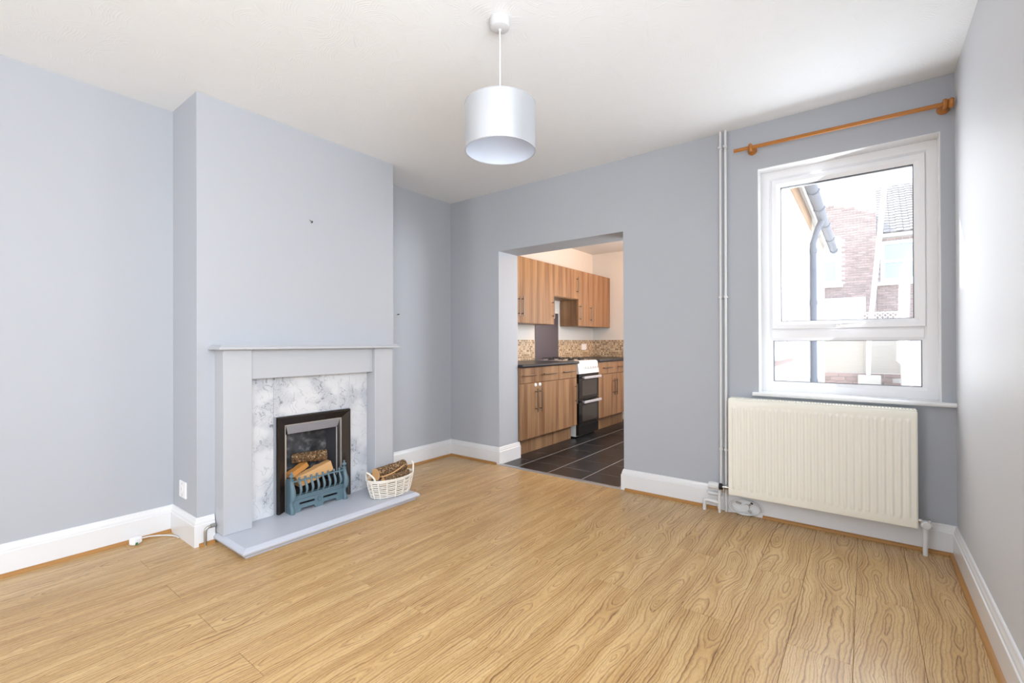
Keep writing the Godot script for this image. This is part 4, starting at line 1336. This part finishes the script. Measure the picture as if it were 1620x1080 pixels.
func build_cooker() -> void:
	var t := thing("cooker", "freestanding white and black cooker with two glass oven doors between the cabinets", "cooker", Vector3(-2.95, 0, -4.945))
	var z0 := -4.70
	var z1 := -5.20
	obj("body", mb().span(Vector3(-3.25, 0.015, z0), Vector3(-2.672, 0.885, z1), 0.004), M.cooker_white, t)
	obj("side_trim", mb().span(Vector3(-2.672, 0.03, z0 + 0.0005), Vector3(-2.65, 0.742, z1 - 0.0005), 0.002), M.cooker_black, t)
	obj("kick_strip", mb().span(Vector3(-2.70, 0.0, z0 - 0.03), Vector3(-2.68, 0.03, z1 + 0.03), 0.001), M.cooker_black, t)
	# sloping control panel
	var cp := obj("control_panel", mb().prism([Vector2(-2.672, 0.745), Vector2(-2.628, 0.745), Vector2(-2.626, 0.75), Vector2(-2.648, 0.888), Vector2(-2.672, 0.888)], Vector3.ZERO, X, Y, Z, z0, z1), M.cooker_white, t)
	var n := Vector3(0.138, 0.022, 0).normalized()
	for k in 6:
		var z := lerpf(-4.835, -5.145, k / 5.0)
		var b := Vector3(-2.6365, 0.812, z)
		var kn := obj("knob", mb().lathe([Vector2(0.0, 0.021), Vector2(0.012, 0.020), Vector2(0.0145, 0.004), Vector2(0.019, 0.0)], b, n, 18), M.cooker_white, cp)
		obj("pointer", mb().box(b + n * 0.023, Vector3(0.005, 0.024, 0.005), 0.001), M.steel, cp)
	obj("brand_badge", mb().box(Vector3(-2.645, 0.868, -4.80), Vector3(0.002, 0.006, 0.04), 0.0005), M.steel, cp).name = "badge"
	for q in [[0.455, 0.738, 0.702], [0.155, 0.445, 0.418]]:
		var d := obj("oven_door", mb().span(Vector3(-2.65, q[0], z0 - 0.003), Vector3(-2.632, q[1], z1 + 0.003), 0.003), M.cooker_black, t)
		obj("oven_window", mb().span(Vector3(-2.6325, q[0] + 0.03, -4.785), Vector3(-2.631, q[1] - 0.07, -5.145), 0.0005), M.cooker_inner, d)
		var hd := mb().span(Vector3(-2.600, q[2] - 0.015, -4.76), Vector3(-2.582, q[2] + 0.015, -5.185), 0.004)
		for z in [-4.80, -5.15]: hd.span(Vector3(-2.633, q[2] - 0.009, z + 0.012), Vector3(-2.598, q[2] + 0.009, z - 0.012), 0.002)
		obj("door_handle", hd, M.handle_silver, d)
	obj("lower_panel", mb().span(Vector3(-2.65, 0.032, z0 - 0.003), Vector3(-2.634, 0.149, z1 + 0.003), 0.003), M.cooker_black, t)
	var hob := obj("hob", mb().span(Vector3(-3.25, 0.885, z0), Vector3(-2.66, 0.897, z1), 0.003), M.cooker_white, t)
	for a in [-2.81, -3.09]:
		for z in [-4.83, -5.07]:
			obj("burner", mb().lathe([Vector2(0, 0.018), Vector2(0.03, 0.017), Vector2(0.034, 0.010), Vector2(0.042, 0.008), Vector2(0.044, 0.0)], Vector3(a, 0.897, z), Y, 20), M.black_plastic, hob)
			var ps := mb()
			for k in 4:
				var an := TAU * k / 4 + PI / 4
				var o := Vector3(cos(an), 0, sin(an))
				ps.tube([Vector3(a, 0.898, z) + o * 0.105, Vector3(a, 0.924, z) + o * 0.105, Vector3(a, 0.924, z)], 0.004, 6)
			obj("pan_support", ps, M.black_plastic, hob)


# ------------------------------------------------------------------ outside the window
func build_outside() -> void:
	var w: Material = M.outside_white
	struct("ground", mb().span(Vector3(-12, -0.3, -40), Vector3(14, -0.05, ZK - 0.0), 0.0).span(Vector3(XR + 0.2, -0.3, ZK), Vector3(14, -0.05, 12), 0.0).span(Vector3(-12, -0.3, ZR + 0.2), Vector3(XR + 0.2, -0.05, 12), 0.0), M.concrete)
	# roof of the kitchen wing with its eaves
	var rf := struct("roof", mb().prism([Vector2(-0.50, 2.80), Vector2(-0.50, 2.84), Vector2(-3.7, 4.1), Vector2(-3.7, 2.82), Vector2(-0.58, 2.80)], Vector3.ZERO, X, Y, Z, ZK, -10.0), M.roof_tile)
	obj("soffit", mb().span(Vector3(-0.58, 2.775, ZK), Vector3(-0.50, 2.80, -10.0), 0.0), w, rf)
	obj("fascia", mb().span(Vector3(-0.515, 2.70, ZK), Vector3(-0.497, 2.82, -10.0), 0.0), w, rf)
	obj("barge_board", mb().span(Vector3(-0.582, 2.60, ZK - 0.02), Vector3(-0.57, 2.775, -7.4), 0.0), M.mdf, rf)

	var gt := thing("gutter", "grey half-round gutter under the eaves, seen through the top of the window", "gutter", Vector3(-0.45, 2.65, -7))
	var ga := []
	for i in 13:
		var a := PI + PI * i / 12
		ga.append(Vector2(cos(a) * 0.055, sin(a) * 0.055))
	for i in 13:
		var a := TAU - PI * i / 12
		ga.append(Vector2(cos(a) * 0.050, sin(a) * 0.050 + 0.001))
	obj("channel", mb().prism(ga, Vector3(-0.445, 2.745, 0), X, Y, Z, ZK - 0.1, -10.1), M.gutter_grey, gt)
	for z in [-5.2, -5.9, -6.7, -7.7, -8.8, -9.9]:
		var ring := []
		for i in 15:
			var a := PI + PI * i / 14
			ring.append(Vector3(-0.445 + cos(a) * 0.058, 2.745 + sin(a) * 0.058, z))
		obj("bracket", mb().tube(ring, 0.012, 8), M.gutter_grey, gt)
	var dp := thing("downpipe", "grey rainwater pipe running down the cream wall outside the window", "downpipe", Vector3(-0.54, 0, -7.2))
	obj("pipe", mb().tube([Vector3(-0.54, -0.05, -7.2), Vector3(-0.54, 2.40, -7.2), Vector3(-0.50, 2.55, -7.2), Vector3(-0.45, 2.682, -7.2)], 0.036, 14), M.gutter_grey, dp)
	for y in [0.6, 1.62, 2.3]:
		obj("collar", mb().lathe([Vector2(0.036, -0.03), Vector2(0.044, -0.03), Vector2(0.044, 0.03), Vector2(0.036, 0.03)], Vector3(-0.54, y, -7.2), Y, 14, true), M.gutter_grey, dp)
	var sl := thing("outside_sill", "white window sill with a brick edge on the cream wall outside", "sill", Vector3(-0.56, 0.98, -4.5))
	obj("slab", mb().span(Vector3(-0.62, 0.965, -3.96), Vector3(-0.52, 1.0, -5.11), 0.004), w, sl)
	obj("brick_edge", mb().span(Vector3(-0.578, 0.925, -3.99), Vector3(-0.545, 0.965, -5.08), 0.003), M.brick_red, sl)

	# back fence on a low brick wall
	var zf := -11.0
	var bw := thing("garden_wall", "low brick garden wall under the back fence panels", "wall", Vector3(0, -0.05, zf))
	obj("core", mb().span(Vector3(-1.6, -0.05, zf - 0.1), Vector3(0.55, 0.52, zf + 0.04), 0.0), M.mortar, bw)
	rng.seed = 31
	for r in 7:
		for c in 10:
			var x := -1.6 + c * 0.235 + (0.1175 if r % 2 else 0.0)
			if x + 0.225 > 0.56: continue
			var b := mb()
			b.col = Color(1, 1, 1).darkened(rng.randf() * 0.3)
			b.span(Vector3(x, -0.03 + r * 0.079, zf + 0.02), Vector3(x + 0.222, 0.037 + r * 0.079, zf + 0.055 + rng.randf() * 0.006), 0.004)
			obj("brick", b, M.brick_red, bw)
	var fe := thing("garden_fence", "pale weathered timber panel fence along the back of the yard", "fence", Vector3(0, 0.52, zf))
	for k in 10:
		obj("slat", mb().box(Vector3(-0.53, 0.575 + k * 0.098, zf + 0.018), Vector3(2.1, 0.106, 0.012), 0.002, Basis(X, 0.10)), M.fence_wood, fe)
	for x in [-1.5, -0.75, 0.0, 0.5]:
		obj("batten", mb().span(Vector3(x - 0.02, 0.52, zf + 0.024), Vector3(x + 0.02, 1.5, zf + 0.045), 0.002), M.fence_wood, fe)
	var tr := mb()
	for k in 28:
		var x := -1.55 + k * 0.075
		for s in [-1, 1]: tr.box(Vector3(x, 1.60, zf + 0.01), Vector3(0.012, 0.19, 0.008), 0.0, Basis(Z, s * 0.785))
	tr.span(Vector3(-1.58, 1.64, zf), Vector3(0.52, 1.66, zf + 0.03), 0.0).span(Vector3(-1.58, 1.508, zf), Vector3(0.52, 1.525, zf + 0.03), 0.0)
	tag(obj("trellis", tr, w), "white diamond trellis on top of the back fence", "trellis")
	var po := thing("white_pole", "tall white pole on a concrete block in front of the back fence", "pole", Vector3(0.05, -0.05, -10.8))
	obj("pole", mb().tube([Vector3(0.035, 0.5, -10.8), Vector3(0.05, 1.2, -10.8), Vector3(0.30, 4.1, -10.8)], [0.035, 0.038, 0.04], 12), w, po)
	obj("concrete_block", mb().span(Vector3(-0.12, -0.05, -10.93), Vector3(0.22, 0.49, -10.68), 0.01), M.concrete, po)
	var sf := thing("side_fence", "white vertical boards of the side fence at the right of the yard", "fence", Vector3(0.55, -0.05, -8.9))
	for k in 26:
		obj("board", mb().span(Vector3(0.5, -0.05, -6.9 - k * 0.155), Vector3(0.53, 1.12, -6.9 - k * 0.155 - 0.148), 0.003), w, sf)
	obj("rail", mb().span(Vector3(0.53, 0.9, -6.9), Vector3(0.57, 0.98, -10.93), 0.002), w, sf)

	# the houses behind
	var zh := -16.0
	var hs := thing("brick_house", "red brick house with a sloping gable seen beyond the yard", "house", Vector3(-1, -0.05, zh))
	obj("wall", mb().prism([Vector2(-4.5, -0.05), Vector2(0.24, -0.05), Vector2(0.24, 4.72), Vector2(-0.9, 5.2), Vector2(-4.5, 6.6)], Vector3(0, 0, zh), X, Y, Z, -3.0, 0.0), M.mortar, hs)
	obj("bricks", house_bricks(-1.7, 0.235, zh, [[-1.2, 2.75, -0.58, 4.05]], 4.70, 5.38), M.brick_red, hs).set_meta("kind", "stuff")
	obj("verge", mb().prism([Vector2(0.24, 4.71), Vector2(0.24, 4.80), Vector2(-4.5, 6.75), Vector2(-4.5, 6.63)], Vector3(0, 0, zh), X, Y, Z, -3.0, 0.08), M.outside_white, hs)
	far_window(hs, -1.2, 2.75, -0.58, 4.05, zh)
	var h2 := thing("tiled_house", "brick house with a tiled roof at the right beyond the yard", "house", Vector3(0.9, -0.05, zh))
	obj("wall", mb().span(Vector3(0.25, -0.05, zh - 4.0), Vector3(4.0, 4.05, zh - 0.3), 0.0), M.mortar, h2)
	obj("bricks", house_bricks(0.255, 1.6, zh - 0.3, [[0.33, 2.75, 1.12, 3.85]], 4.02, 4.02), M.brick_red, h2).set_meta("kind", "stuff")
	far_window(h2, 0.33, 2.75, 1.12, 3.85, zh - 0.3)
	var rt := obj("roof", mb().prism([Vector2(zh - 0.31, 4.03), Vector2(zh - 0.31, 4.06), Vector2(zh - 3.0, 6.2), Vector2(zh - 4.2, 4.02)], Vector3.ZERO, Z, Y, X, 0.25, 4.0), M.mortar, h2)
	var tl := mb()
	for r in 20:
		for c in 15:
			var f := r / 20.0
			var ctr := Vector3(0.32 + c * 0.14, 4.11 + f * 2.1, zh - 0.12 - f * 2.95)
			tl.box(ctr + Vector3(0, 0.012 * (c % 2), 0), Vector3(0.136, 0.03, 0.20), 0.006, Basis(X, 0.50))
	obj("roof_tiles", tl, M.roof_tile, rt).set_meta("kind", "stuff")
	obj("eaves_gutter", mb().tube([Vector3(0.26, 4.02, zh - 0.2), Vector3(4.0, 4.02, zh - 0.2)], 0.06, 10), w, h2)
	obj("rain_pipe", mb().tube([Vector3(1.33, 0.2, zh - 0.2), Vector3(1.33, 4.0, zh - 0.2)], 0.06, 10), M.blue_grey_pipe, h2)
	var sd := thing("garden_shed", "low white lean-to shed behind the back fence", "shed", Vector3(-0.6, -0.05, -13.6))
	obj("walls", mb().span(Vector3(-2.0, -0.05, -14.6), Vector3(-0.05, 1.9, -13.2), 0.0), w, sd)
	obj("roof", mb().prism([Vector2(-13.1, 1.86), Vector2(-13.1, 1.93), Vector2(-14.7, 2.25), Vector2(-14.7, 1.86)], Vector3.ZERO, Z, Y, X, -2.05, 0.0), w, sd)


func house_bricks(x0: float, x1: float, z: float, holes: Array, top_r: float, top_l: float) -> MB:
	var b := mb()
	rng.seed = 40
	var r := 0
	while true:
		var y := 1.3 + r * 0.066
		if y > maxf(top_r, top_l) - 0.08: break
		var x := x0 - (0.078 if r % 2 else 0.0)
		while x < x1:
			var a := maxf(x, x0)
			var e := minf(x + 0.142, x1)
			x += 0.156
			var top := lerpf(top_l, top_r, (e - x0) / (x1 - x0))
			if y + 0.06 > top or e - a < 0.03: continue
			var hit := false
			for h in holes:
				if e > h[0] and a < h[2] and y + 0.06 > h[1] and y < h[3]: hit = true
			if hit: continue
			b.col = Color(1, 1, 1).darkened(rng.randf() * 0.3)
			b.span(Vector3(a, y, z - 0.01), Vector3(e, y + 0.052, z + 0.014 + rng.randf() * 0.006), 0.0)
		r += 1
	return b


func far_window(h: Node3D, x0: float, y0: float, x1: float, y1: float, z: float) -> void:
	var w := obj("window", mb().molding(rect(x0, y0, x1, y1), [Vector2(0, 0), Vector2(0, 0.05), Vector2(0.09, 0.05), Vector2(0.09, 0)], true, Vector3(0, 0, z), X, Y, Z), M.outside_white, h)
	obj("glazing_bar", mb().span(Vector3(x0 + 0.09, (y0 + y1) / 2 - 0.035, z), Vector3(x1 - 0.09, (y0 + y1) / 2 + 0.035, z + 0.045), 0.0), M.outside_white, w)
	obj("pane", mb().span(Vector3(x0 + 0.08, y0 + 0.08, z + 0.005), Vector3(x1 - 0.08, y1 - 0.08, z + 0.02), 0.0), M.far_glass, w)
	obj("sill", mb().span(Vector3(x0 - 0.08, y0 - 0.1, z), Vector3(x1 + 0.08, y0, z + 0.1), 0.01), M.outside_white, w)
